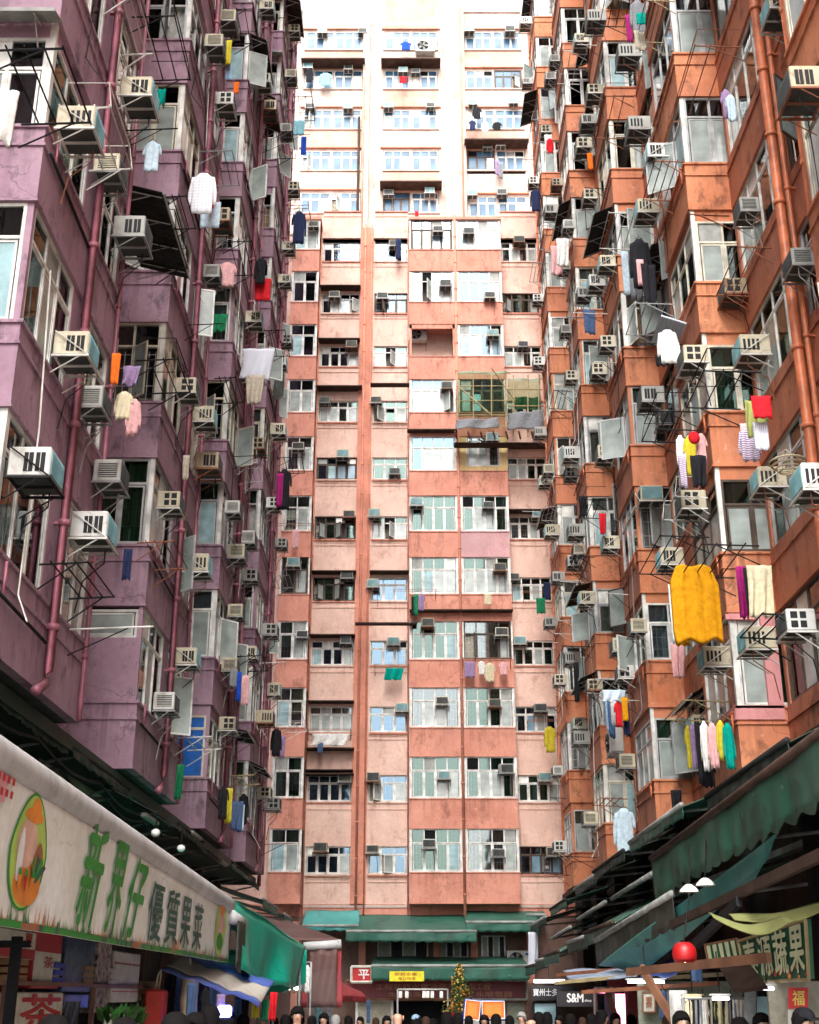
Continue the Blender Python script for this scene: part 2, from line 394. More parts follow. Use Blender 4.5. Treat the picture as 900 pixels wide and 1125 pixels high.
# ---------------------------------------------------------------- air conditioners
def make_ac(case, fins, brk, T=None, brace=True, style=0, D=.50, Hh=.38):
    root = empty('air_conditioner')
    W = .58
    c = MB(); c.rbox((-W/2, -D, 0), (W/2, -.0, Hh), case, .018)
    c.box((-W/2+.015, -D+.02, -.014), (W/2-.015, -.02, .0), 'under_dark'); c.build('casing', root)
    for s in (-1, 1):
        v = MB()
        if style == 0:
            for (a, b) in ((-D+.06, -D+.17), (-D+.20, -D+.31)):
                v.box((s*(W/2+.002), a, .06), (s*(W/2+.008), b, Hh-.08), 'vent_dark'); v.box((s*(W/2+.008), (a+b)/2-.004, .06), (s*(W/2+.012), (a+b)/2+.004, Hh-.08), case)
        elif style == 1:
            v.box((s*(W/2+.002), -D+.05, .06), (s*(W/2+.006), -D+.34, Hh-.07), 'under_dark')
            for k in range(7): v.box((s*(W/2+.006), -D+.05, .07+k*.036), (s*(W/2+.016), -D+.34, .082+k*.036), case)
        elif style == 2:
            for a in (-D+.05, -D+.13, -D+.21, -D+.29): v.box((s*(W/2+.002), a, .08), (s*(W/2+.007), a+.045, Hh-.10), 'vent_dark')
        else:
            for (a, b) in ((-D+.06, -D+.17), (-D+.21, -D+.31)):
                for (c_, d_) in ((.05, .16), (.20, .31)): v.box((s*(W/2+.002), a, c_), (s*(W/2+.007), b, d_), 'vent_dark')
        v.build('side_vent', root)
    hz_ = MB(); hz_.tube([(W/2-.08, -D+.12, -.01), (W/2-.08, -D+.12, -.2), (W/2-.05, -.1, -.45), (W/2-.05, -.03, -.9)], .011, ('cable', 'casing_grey', 'rusty_steel', 'cable')[style], 4); hz_.build('drain_hose', root)
    g = MB(); g.box((-W/2+.035, -D-.006, .035), (W/2-.035, -D-.001, Hh-.035), fins)
    for k in range(14):
        x = -W/2+.045+k*(W-.09)/13; g.box((x-.004, -D-.016, .04), (x+.004, -D-.006, Hh-.04), fins)
    g.build('condenser_grille', root)
    e = .016
    for s in (-1, 1):
        b = MB(); x = s*(W/2+.035)
        b.box((x-e, -D-.03, -.045), (x+e, 0, -.016), brk)
        b.tube([(x, -D*.8, -.04), (x, -.01, -.30)], .011, brk, 4)
        if brace: b.tube([(x, -D-.02, -.02), (x, -.02, Hh*.95)], .010, brk, 4)
        b.build('bracket', root)
    b = MB(); b.box((-W/2-.05, -D-.03, -.045), (W/2+.05, -D, -.018), brk); b.box((-W/2-.05, -.06, -.045), (W/2+.05, -.03, -.018), brk); b.box((-.02, -D-.0, -.044), (.02, -.06, -.02), brk)
    b.build('bracket', root)
    reg(root); return root
AC = {}
for k_, (ca, fi, br, bc) in {'cream': ('casing_cream', 'teal_fins', 'white_steel', True), 'white': ('casing_white', 'teal_fins', 'white_steel', True), 'grey': ('casing_grey', 'dark_fins', 'grey_steel', False),
                             'beige': ('casing_beige', 'dark_fins', 'rusty_steel', False), 'dark': ('casing_white', 'teal_fins', 'black_steel', True)}.items():
    for v_ in range(1 if k_ == 'dark' else 4):
        AC[k_+str(v_)] = make_ac(ca, fi if v_ % 2 == 0 else 'dark_fins', br if v_ != 1 else 'grey_steel', None, bc and v_ in (0, 2), v_, (.50, .42, .54, .46)[v_], (.38, .36, .40, .36)[v_])
ACW = {'cream': 'cream', 'white': 'white', 'grey': 'grey', 'beige': 'aged beige', 'dark': 'white'}
for o in AC.values(): o['_used'] = 0
def make_fan_unit():
    root = empty('outdoor_condenser'); c = MB(); c.rbox((-.42, -.32, 0), (.42, 0, .62), 'casing_white', .02)
    c.box((.24, -.325, .46), (.38, -.321, .54), 'blue_board'); c.build('casing', root)
    g = MB(); cx = -.09
    for rr in (.06, .11, .16, .21, .25):
        g.tube([(cx+rr*math.cos(a*PI/12), -.345, .31+rr*math.sin(a*PI/12)) for a in range(25)], .005, 'black_steel', 4)
    for a in range(12): g.tube([(cx, -.342, .31), (cx+.25*math.cos(a*PI/6), -.342, .31+.25*math.sin(a*PI/6))], .003, 'black_steel', 4)
    g.build('fan_grille', root)
    d = MB(); d.prism([(cx+.25*math.cos(a*PI/12), .31+.25*math.sin(a*PI/12)) for a in range(24)], -.3225, -.3205, 'vent_dark'); d.build('fan_well', root)
    f = MB()
    for a in range(5):
        T = Matrix.Translation((cx, -.331, .31)) @ Matrix.Rotation(a*2*PI/5, 4, 'Y')
        f.prism([(0, -.03), (.22, -.07), (.23, .05), (0, .03)], -.002, .002, 'casing_grey', T)
    f.ball((cx, -.335, .31), .04, 'casing_grey'); f.build('fan', root)
    b = MB()
    for s in (-.38, .38):
        b.box((s-.02, -.36, -.03), (s+.02, 0, -.002), 'grey_steel'); b.tube([(s, -.34, -.03), (s, -.01, -.4)], .014, 'grey_steel', 4)
    b.build('bracket', root); reg(root); return root
FAN = make_fan_unit(); FAN['_used'] = 0
RAC = random.Random(77)
def place_ac(kind, p, face, place, extra=0, s=1, group='air conditioners on the facades'):
    src = FAN if kind == 'fan' else AC[kind+('0' if kind == 'dark' else str(RAC.randint(0, 3)))]
    if kind != 'fan': s = s*RAC.uniform(.84, 1.0)
    T = TT(p, face, extra)
    if s != 1: T = T @ Matrix.Scale(s, 4)
    if src['_used'] == 0: o = src; o.matrix_basis = T; src['_used'] = 1
    else: o = copy_tree(src, T)
    o['category'] = 'condenser' if kind == 'fan' else 'air conditioner'; o['group'] = 'outdoor condensers with a round fan' if kind == 'fan' else group
    nm = 'white condenser with round fan' if kind == 'fan' else ACW[kind] + ' air conditioner'
    pend(o, nm, place, p); return o
# ---------------------------------------------------------------- laundry
for nm, c in dict(cw=(.78, .77, .74), cb=(.02, .02, .024), cr=(.62, .02, .03), cy=(.66, .29, .008), cyl=(.60, .50, .04), cpk=(.75, .42, .42), cmg=(.35, .02, .16), ccr=(.66, .58, .40),
                  cbl=(.30, .45, .62), cdn=(.07, .12, .24), cnv=(.025, .035, .09), ctl=(.0, .30, .24), cgy=(.24, .25, .27), cpu=(.32, .22, .38), cor=(.80, .16, .02), cgn=(.02, .22, .10),
                  cbe=(.50, .44, .35), clb=(.50, .62, .70), crb=(.02, .08, .48), csk=(.25, .52, .60), colv=(.34, .36, .12)).items(): cloth(nm, c)
checks('cck', (.74, .74, .77), (.35, .38, .50), 6); checks('cbc', (.50, .62, .76), (.75, .78, .80), 5)
stripes('cps', (.24, .14, .30), (.62, .58, .62), 9, 'Z', .85); stripes('cws', (.72, .72, .76), (.45, .47, .58), 12, 'X', .85)
CN = dict(cw='white', cb='black', cr='red', cy='golden yellow', cyl='yellow', cpk='pale pink', cmg='magenta', ccr='cream', cbl='blue', cdn='denim blue', cnv='navy', ctl='teal', cgy='grey', cpu='mauve', cor='orange',
          cgn='green', cbe='beige', clb='pale blue', crb='bright blue', csk='sky blue', colv='olive', cck='white checked', cbc='blue checked', cps='purple striped', cws='grey striped')
def garment_mesh(kind, w, h, mat, seed):
    r = random.Random(seed); b = MB(); ph = r.random()*6
    nf = r.uniform(2.6, 5)
    def panel(x0f, x1f, v0, v1, amp=.02, nv=9, nu=9, y0=0, dz=0):
        rows = []
        for i in range(nv):
            v = v0+(v1-v0)*i/(nv-1); a, bb = x0f(v), x1f(v)
            rows.append([(a+(bb-a)*j/(nu-1), y0+amp*(.3+v)*math.sin(ph+j/(nu-1)*nf*PI+v*1.5)+.006*r.uniform(-1, 1), -v*h + .02*math.sin(j*1.7+ph)*(v > .95)) for j in range(nu)])
        b.grid(rows, mat, .02)
    if kind == 'shirt':
        sh = w*.36
        panel(lambda v: -sh*(.35+min(1, v*7)*.65)*(1+.08*v), lambda v: sh*(.35+min(1, v*7)*.65)*(1+.08*v), 0, 1)
        for s in (-1, 1):
            sl = r.choice((.35, .7)); 
            rows = []
            for i in range(7):
                t = i/6; cx = s*(sh*.9+w*.13*min(1, t*1.8)); z = -(.07+t*sl)*h
                hw = w*.085*(1-.25*t)
                rows.append([(cx-hw+2*hw*j/4, .012+.014*math.sin(j+ph+t*3), z-(.02 if (s > 0) == (j > 2) else 0)) for j in range(5)])
            b.grid(rows, mat, .022)
        if r.random() < .6: b.tube([(-w*.2, .01, .0), (0, .01, .045), (w*.2, .01, .0)], .006, 'black_steel', 4); b.tube([(0, .01, .045), (0, .01, .11)], .005, 'black_steel', 4)
    elif kind == 'trousers':
        for s in (-1, 1):
            panel(lambda v, s=s: min(s*.02*w, s*w*.42*(1-.25*v))-(.04*w*v), lambda v, s=s: max(s*.02*w, s*w*.42*(1-.25*v))+(.04*w*v if s > 0 else 0), 0, 1 if s > 0 else .96, .02, 8, 5, .02*s)
    elif kind == 'towel':
        panel(lambda v: -w/2*(1-.05*v), lambda v: w/2*(1-.03*v), 0, 1, .015)
    elif kind == 'sheet':
        panel(lambda v: -w/2*(1-.22*v*math.sin(v*2+ph)), lambda v: w/2*(1-.30*v), 0, 1, .05, 12, 14)
    elif kind == 'quilt':   # thick folded quilt draped over a pole
        rows = []
        nu, nv = 22, 26
        for i in range(nv):
            v = i/(nv-1); a = -w/2*(.78+.28*min(1, v*5)); bb = w/2*(.7+.32*min(1, v*4))
            if v > .86: a += (v-.86)*w*.3
            rows.append([(a+(bb-a)*j/(nu-1), -.02-.03*math.sin(PI*j/(nu-1))+.022*math.sin(j*1.0+.5*math.sin(v*3))*(.4+v)+.012*math.sin(j*2.3+v*1.5)+.007*abs(math.sin(i*.9))+.004*math.sin(i*2.3-j*1.6),
                          .02*math.sin(j*.5)-v*h*(1+.03*math.sin(j*.55+1))) for j in range(nu)])
        b.grid(rows, mat, .09)
    elif kind == 'cap':
        b.ball((0, 0, -h/2), (w/2, .05, h/2), mat, 12, 8)
    return b.mesh('hanging_cloth')
GN = {'shirt': 'shirt', 'trousers': 'trousers', 'towel': 'towel', 'sheet': 'sheet', 'quilt': 'quilt', 'cap': 'round hat'}
GC = {'shirt': 'shirt', 'trousers': 'trousers', 'towel': 'towel', 'sheet': 'bed sheet', 'quilt': 'quilt', 'cap': 'hat'}
gseed = [100]
def hang(kind, mat, px, py, pw, ph, X=None, Y=None, face='front', place='', ang=0):
    """hang one piece of laundry: pixel box (top centre px,py; size pw,ph) at plane X or Y, real size worked out from the depth"""
    p = P(px, py, X=X, Y=Y); d = p.y*cp+(p.z-H)*sp
    w = max(.12, pw*d/F); h = max(.15, ph*d/F/(cp*.98)); gseed[0] += 1
    o = put('hanging_' + kind if kind != 'cap' else 'hanging_hat', garment_mesh(kind, w, h, mat, gseed[0]), None, Matrix.Translation(p) @ Matrix.Rotation(ROT[face]+ang, 4, 'Z'))
    tag(o, None, GC[kind], 'laundry hung out to dry'); pend(o, CN[mat] + ' ' + GN[kind], place, p); return p
NR = [0]
def rack(p, face, length, depth, mat, place, rails=3, style='flat'):
    """drying rack bolted to the wall: arms going out and rails along it"""
    root = empty('drying_rack', TT(p, face)); root['category'] = 'drying rack'; root['group'] = 'drying racks on the facades'
    L2 = length/2
    for s in (-L2, L2):
        a = MB(); a.tube([(s, 0, 0), (s, -depth, .03)], .014, mat, 5); a.tube([(s, 0, -.32), (s, -depth*.75, .02)], .011, mat, 5)
        if style == 'cage': a.tube([(s, 0, .42), (s, -depth*.9, .42), (s, -depth, .03)], .008, mat, 5)
        a.build('arm', root)
    for k in range(rails):
        y = -depth*(k+1)/rails+.01
        b = MB(); b.tube([(-L2-.04, y, .035), (L2+.04, y, .035)], .011, mat, 5); b.build('rail', root)
    if style == 'cage':
        b = MB(); b.tube([(-L2, -depth*.9, .42), (L2, -depth*.9, .42)], .011, mat, 5); b.build('rail', root)
    nm = {'black_steel': 'black', 'grey_steel': 'grey', 'rusty_steel': 'rusty', 'white_steel': 'white', 'bamboo': 'bamboo'}[mat]
    pend(root, nm + ' drying rack', place, Vector(p)); return root
def awning_sheet(bld, p, face, length, depth, drop, mat='sheet_roof', edge='sheet_pale', T0=None):
    """sloping corrugated hood over a window, with its struts"""
    T = TT(p, face); b = MB(); n = max(6, int(length/.09))
    rows = []
    for y, z in ((0, 0), (-depth, -drop)):
        rows.append([(length*k/n, y, z+(.018 if k % 2 else 0)) for k in range(n+1)])
    b.grid(rows, mat, (0, 0, -.012), T, False)
    b.box((0, -depth-.02, -drop-.035), (length, -depth, -drop+.02), edge, T)
    k = .12
    while k < length:
        b.tube([(k, -.01, -.06), (k, -depth+.03, -drop-.025)], .012, 'white_steel', 4, T); b.tube([(k, -.01, -.42), (k, -depth*.8, -drop*.8-.03)], .011, 'grey_steel', 4, T); k += .75
    return b.build('window_hood', bld)
# ================================================================= SIDE BUILDINGS
FH = 2.75; ZB = 5.30; PAR = 1.10
def side_building(name, side, label, bays, blen, Xo, Xw, wallm, sidem, y_start, y_end, nfl, storeys):
    s = -1 if side == 'left' else 1; face = side
    bld = empty(name, Matrix.Identity(4), label, 'building')
    core = MB()
    ztop = ZB+FH*nfl
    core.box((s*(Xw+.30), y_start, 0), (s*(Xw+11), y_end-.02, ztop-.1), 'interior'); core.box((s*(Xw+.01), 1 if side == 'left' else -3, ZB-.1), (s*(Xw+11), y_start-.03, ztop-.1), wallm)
    core.build('interior_core', bld)
    w = MB()
    w.box((s*(Xw+.32), y_start-.02, ZB-.2), (s*(Xw+11.2), y_start-.002+.0, ztop), wallm)
    w.box((s*(Xw+.0), y_end-.3, ZB), (s*(Xw+11.2), y_end, ztop), wallm)
    # recess walls
    seg = []; y = y_start
    for yb in bays: seg.append((y, yb)); y = yb+blen
    seg.append((y, y_end-.3))
    for (a, b) in seg:
        if b-a < .2: continue
        for k in range(nfl):
            z = ZB+k*FH
            w.box((s*Xw, a, z), (s*(Xw+.29), b, z+PAR), sidem)
            w.box((s*(Xw-.03), a+.01, z+PAR-.28), (s*Xw, b-.01, z+PAR-.24), sidem)
            w.box((s*(Xw+.02), a, z+PAR), (s*(Xw+.29), a+.14, z+FH), sidem); w.box((s*(Xw+.02), b-.14, z+PAR), (s*(Xw+.29), b, z+FH), sidem)
            m = (a+b)/2 if b-a > 3.6 else None
            if m: w.box((s*(Xw+.02), m-.2, z+PAR), (s*(Xw+.29), m+.2, z+FH), sidem)
            zz = z+FH/2
            spans = [(a+.14, m-.2), (m+.2, b-.14)] if m else [(a+.14, b-.14)]
            for (c, d) in spans:
                if d-c < .5: continue
                sd = R.randint(0, 7); fr = R.choice(('bronze_frame', 'bronze_frame', 'silver_frame', 'white_frame')) if side == 'right' else 'white_frame'
                y0 = c if side == 'left' else d
                Ww = round(d-c, 1); 
                want_window(bld, TT((s*(Xw+.09), y0, z+PAR), face) @ Matrix.Scale((d-c)/Ww, 4, (1, 0, 0)), Ww, FH-PAR, max(2, int(Ww/.6)), sd % 5, frame=fr, glassm=R.choice(('pane', 'pane_green')))
    w.build('wall', bld)
    # bays
    for bi, yb in enumerate(bays):
        bw = MB(); ye = yb+blen; zt = storeys[bi]
        for k in range(nfl):
            z = ZB+k*FH
            fm = sm = wallm
            if side == 'right':
                sm = sidem if R.random() < .75 else wallm
                if bi == 1 and k == 0: fm = 'orange_paint'
            top = z+PAR
            xi, xo = s*(Xw+.29), s*Xo
            t = .12
            bw.box((s*(Xo+t), yb, z), (xi, yb+t, top), fm)                   # camera-side parapet
            bw.box((xo, yb, z), (s*(Xo+t), ye, top), sm) if sm == fm else (bw.box((xo, yb, z), (s*(Xo+t), yb+.012, top), fm), bw.box((xo, yb+.012, z), (s*(Xo+t), ye, top), sm))
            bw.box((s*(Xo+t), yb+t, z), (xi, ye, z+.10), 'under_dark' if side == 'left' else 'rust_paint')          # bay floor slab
            bw.box((s*(Xo+t), ye-t, z+.1), (xi, ye, top), sm)
            # mouldings: sill lip, string line, bottom lip
            for (dz, hgt, pr) in ((PAR-.03, .045, .035), (PAR-.30, .04, .028), (0.0, .035, .02)):
                bw.box((s*(Xo-pr), yb-pr, z+dz), (s*(Xo+.0), ye, z+dz+hgt), sm if pr < .03 else fm); bw.box((s*(Xo), yb-pr, z+dz), (xi, yb, z+dz+hgt), fm)
            # corner posts of the window band
            bw.box((s*(Xo+.03), yb+.03, top), (s*(Xo+.11), yb+.11, z+FH), 'white_frame' if R.random() < .8 else fm)
            bw.box((s*(Xo+.03), ye-.12, top), (s*(Xo+.2), ye-.02, z+FH), sm)
            # band above windows (a beam) on some storeys
            beam = R.random() < .35
            wh = FH-PAR-(.24 if beam else 0)
            if beam:
                bw.box((s*(Xo+.05), yb+.04, z+FH-.24), (xi, yb+.16, z+FH), fm); bw.box((s*(Xo+.05), yb+.16, z+FH-.24), (s*(Xo+.16), ye-.02, z+FH), sm)
            # solid dark box painted as the shade of the room in the bay
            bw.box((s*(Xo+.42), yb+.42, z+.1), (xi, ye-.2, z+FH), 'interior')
            if z-FH > zt: continue
            fw = round(Xw+.29-Xo-.11, 2)
            special = None
            if side == 'left' and bi == 1 and k == 0: special = 'high'
            if side == 'left' and bi == 2 and k == 0: special = 'blue'
            frame = R.choice(('white_frame', 'white_frame', 'cream_frame', 'silver_frame'))
            if side == 'right' and bi == 1 and k == 1: frame = 'bronze_frame'
            x0 = xi if side == 'left' else s*(Xo+.11)
            if side == 'left' : x0 = s*(Xw+.29)
            if special == 'high':
                bw.box((s*(Xo+.11), yb+.02, top), (xi, yb+.12, top+1.1), fm)
                want_window(bld, TT((x0, yb+.07, top+1.1), 'front'), fw, .5, 1, 3, frame='white_frame', trans=0, grille=False)
            elif special == 'blue':
                fr_, wz = 'cream_frame', FH-PAR
                b2 = MB(); 
                for (a_, b_, c_, d_) in ((.05, fw*.5-.02, .06, 1.08), (fw*.5+.03, fw-.05, .06, 1.08), (.05, fw-.05, 1.14, wh-.05)): b2.box((a_, -.01, c_), (b_, .01, d_), 'blue_board')
                b2.box((0, -.03, 0), (fw, .03, .05), fr_); b2.box((0, -.03, wh-.05), (fw, .03, wh), fr_); b2.box((0, -.03, .05), (.05, .03, wh-.05), fr_); b2.box((fw-.05, -.03, .05), (fw, .03, wh-.05), fr_)
                b2.box((fw*.5-.02, -.025, .05), (fw*.5+.03, .025, 1.08), fr_); b2.box((.05, -.025, 1.08), (fw-.05, .025, 1.14), fr_)
                o = b2.build('boarded_window', bld); o.matrix_basis = TT((x0, yb+.07, top), 'front'); o['label'] = 'window closed with bright blue boards'
            else:
                want_window(bld, TT((x0, yb+.07, top), 'front'), fw, wh, 2 if fw < 1.4 else 3, R.randint(0, 9), frame=frame, trans=.48, glassm=R.choice(('pane', 'pane', 'pane_green')), openp=.08)
            # side windows
            yy = [(yb+.11, yb+1.95), (yb+2.45, ye-.12)] if blen > 3 else [(yb+.11, ye-.12)]
            if blen > 3: bw.box((s*(Xo+.03), yb+1.95, top), (s*(Xo+.2), yb+2.45, z+FH), sm)
            for (c, d) in yy:
                y0 = c if side == 'left' else d; Ww = round(d-c, 1)
                want_window(bld, TT((s*(Xo+.07), y0, top), face) @ Matrix.Scale((d-c)/Ww, 4, (1, 0, 0)), Ww, wh, 3, R.randint(0, 9), frame=frame, trans=.45, glassm=R.choice(('pane', 'pane_green')), openp=.07)
        bw.build('bay_column', bld)
    return bld
LB = [5.5, 12.7, 20.4, 28.1, 35.3]
RB = [12.3, 20.8, 28.4, 35.9, 43.5]
tops = lambda bs: [y*.96+3 for y in bs]
left_b = side_building('purple_tower_block', 'left', 'purple painted tower block with stacked bay windows on the left', LB[1:], 4.1, 4.5, 5.75, 'purple_paint', 'purple_paint', 10.5, 40.0, 15, tops(LB[1:]))
right_b = side_building('orange_tower_block', 'right', 'orange painted tower block with stacked bay windows on the right', RB, 2.3, 5.5, 6.35, 'orange_paint', 'rust_paint', 10.5, 46.6, 15, tops(RB))
# rose coloured flat on the second bay of the right block
b = MB()
zq = ZB+PAR
b.box((5.47, 20.765, zq-.22), (6.3, 20.797, zq+.02), 'rose_paint'); b.box((6.05, 20.765, zq+.02), (6.3, 20.85, zq+1.6), 'rose_paint'); b.box((5.46, 20.765, zq+1.52), (6.0, 20.85, zq+1.62), 'rose_paint')
b.box((5.462, 20.80, zq-.22), (5.495, 22.9, zq+.02), 'rose_paint'); b.build('rose_painted_trim', right_b)
# drain pipes
def pipe(bld, x, y, z0, z1, mat, r=.06, bend=None):
    b = MB(); pts = [(x, y, z1), (x, y, z0+.35)]
    if bend: pts += [(x+bend[0]*.25, y+bend[1]*.25, z0+.15), (x+bend[0], y+bend[1], z0)]
    else: pts += [(x, y, z0)]
    b.tube(pts, r, mat, 10)
    z = z0+.9; s = 1 if x > 0 else -1
    while z < z1:
        b.tube([(x, y, z-.04), (x, y, z+.04)], r*1.25, mat, 10); b.box((x, y-.03, z-.02), (x+s*.14, y+.03, z+.02), mat); z += FH/2
    b.build('drain_pipe', bld)
for yb in LB[1:]:
    pipe(left_b, -4.40, yb+2.2, ZB-.1, ZB+15*FH, 'purple_pipe', .062, (.0, -.45))
    pipe(left_b, -4.44, yb+2.42, ZB+.3+FH, ZB+15*FH, 'purple_pipe', .03)
    pipe(left_b, -4.45, yb+4.0, ZB, ZB+15*FH, 'purple_pipe', .035)
pipe(left_b, -4.6, 39.7, ZB-.3, ZB+15*FH, 'purple_pipe', .06)
for yb in RB:
    pipe(right_b, 5.62, yb+2.45, ZB-.2, ZB+15*FH, 'orange_pipe', .062); pipe(right_b, 5.9, yb+2.5, ZB-.2, ZB+15*FH, 'orange_pipe', .035)
pipe(right_b, 6.2, 17.65, ZB-.2, ZB+15*FH, 'orange_pipe', .085); pipe(right_b, 6.22, 17.25, ZB-.2, ZB+15*FH, 'orange_pipe', .045)
pipe(right_b, 5.62, 46.75, ZB-.6, ZB+15*FH, 'orange_pipe', .06)
# small horizontal waste pipes along the string lines
for yb in LB[1:]:
    for k in range(8):
        if R.random() < .7:
            b = MB(); z = ZB+k*FH+PAR-R.uniform(.3, .6); b.tube([(-4.44, yb+.1, z+.05), (-4.44, yb+2.1, z)], .022, R.choice(('purple_pipe', 'black_steel')), 6)
            b.tube([(-4.44, yb+.35, z+.04), (-4.44, yb+.35, z+.45)], .018, 'purple_pipe', 6); b.build('waste_pipe', left_b)
for yb in RB:
    for k in range(9):
        if R.random() < .6:
            b = MB(); z = ZB+k*FH+PAR-R.uniform(.02, .15); b.tube([(5.44, yb+.05, z), (5.44, yb+2.4, z-.05)], .02, 'orange_pipe', 6); b.tube([(5.44, yb+.1, z-.35), (5.44, yb+.1, z+.02)], .022, 'orange_pipe', 6); b.build('waste_pipe', right_b)
# loose wires and telephone cables clipped to the facades
for (bld, bays, X, ln, s_) in ((left_b, LB[1:], -4.46, 4.1, -1), (right_b, RB, 5.46, 2.3, 1)):
    for yb in bays:
        for k in range(9):
            y = yb+R.uniform(.1, ln-.1); z = ZB+FH*R.uniform(.2, 13); l = R.uniform(1.5, 5); y2 = y+R.uniform(-.5, .5)
            b = MB(); b.tube([(X, y, z+l), (X-s_*.03, (y+y2)/2+.1, z+l/2), (X-s_*.02, y2, z), (X-s_*.25, y2+R.uniform(-.3, .3), z-.4)], .011, R.choice(('cable', 'cable', 'board_white', 'grey_steel')), 4); b.build('cable', bld)
        for k in range(12):
            if R.random() < .5:
                z = ZB+k*FH+PAR+R.uniform(-.9, .0); y = yb+R.uniform(.3, ln-.5); b = MB(); l = R.uniform(.5, 1.1)
                b.tube([(X, y, z), (X-s_*l, y, z+.04)], .012, R.choice(('rusty_steel', 'white_steel', 'black_steel')), 5); b.tube([(X, y, z-.35), (X-s_*l*.7, y, z+.02)], .009, 'black_steel', 4); b.build('pole_bracket', bld)
# hoods over windows
for bi, yb in enumerate(LB[1:]):
    n = 0
    for k in range(1, 15):
        z = ZB+k*FH
        if z > yb*.98+4: break
        for (off, ln) in ((.0, 1.9), (2.4, 1.7)):
            if R.random() < (.10 if bi < 2 else .16): awning_sheet(left_b, (-4.49, yb+off, z-.02), 'left', ln, R.uniform(.35, .6), R.uniform(.1, .25), R.choice(('sheet_roof', 'sheet_roof', 'sheet_brown')))
        if R.random() < .12: awning_sheet(left_b, (-5.6, yb-.0, z-.02), 'front', 1.15, R.uniform(.3, .5), .12, 'sheet_pale')
p = P(150, 130, X=-4.6); awning_sheet(left_b, (-4.9, 17.0, 14.25), 'left', 2.6, .9, .25)
for bi, yb in enumerate(RB):
    for k in range(1, 15):
        z = ZB+k*FH
        if z > yb*.98+4: break
        if R.random() < .24 and not (bi == 1 and k in (4, 5, 3)): awning_sheet(right_b, (5.49, yb+2.3, z-.02), 'right', 2.2, R.uniform(.35, .55), R.uniform(.1, .25), R.choice(('sheet_roof', 'sheet_brown', 'sheet_roof')))
        if R.random() < .22: awning_sheet(right_b, (6.34, yb-.25, z-.02), 'right', 2.2, R.uniform(.35, .5), R.uniform(.1, .25), R.choice(('sheet_roof', 'sheet_brown')))
for (yy, kk, l_) in ((17.0, 5, 2.2), (20.5, 6, 3.0)): awning_sheet(right_b, (6.34, yy, ZB+kk*FH-.02), 'right', l_, .6, .2, 'sheet_roof')
# ================================================================= BACK BUILDING (pink), 11 storeys
S0 = 6.25
back = empty('pink_tower_block', Matrix.Identity(4), 'pink tower block with coral bays closing the far end of the courtyard', 'building')
YB, YW = 49.0, 50.0
cols_b = [('bay', -5.35, -4.12), ('wall', -4.05, -2.28), ('pil', -2.28, -1.68), ('wall', -1.62, -.08), ('bay', 0.0, 2.02), ('bay', 2.14, 4.18), ('wall', 4.26, 5.95), ('wall', 6.1, 8.2)]
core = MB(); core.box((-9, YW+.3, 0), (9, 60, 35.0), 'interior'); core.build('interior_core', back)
w = MB(); w.box((-9, YW+.05, 5.15), (-5.35, YW+.28, 35.2), 'pink_paint'); w.box((8.2, YW, 5.15), (9, YW+.28, 35.2), 'pink_paint')
w.box((-9, YW+.0, 35.2), (9, 60, 35.35), 'pink_paint'); w.box((-4.12, YW-.12, 34.95), (-.02, YW+.0, 35.5), 'pink_paint'); w.box((4.2, YW-.12, 34.95), (9, YW, 35.5), 'pink_paint')
w.box((-9, YW-.05, 4.7), (9, YW+.3, 5.14), 'coral_paint')
w.box((-4.1, YW-.09, 5.02), (-.02, YW-.002, 5.12), 'pale_paint'); w.box((4.2, YW-.09, 5.02), (6.0, YW-.002, 5.12), 'pale_paint')
bays_mb = {}
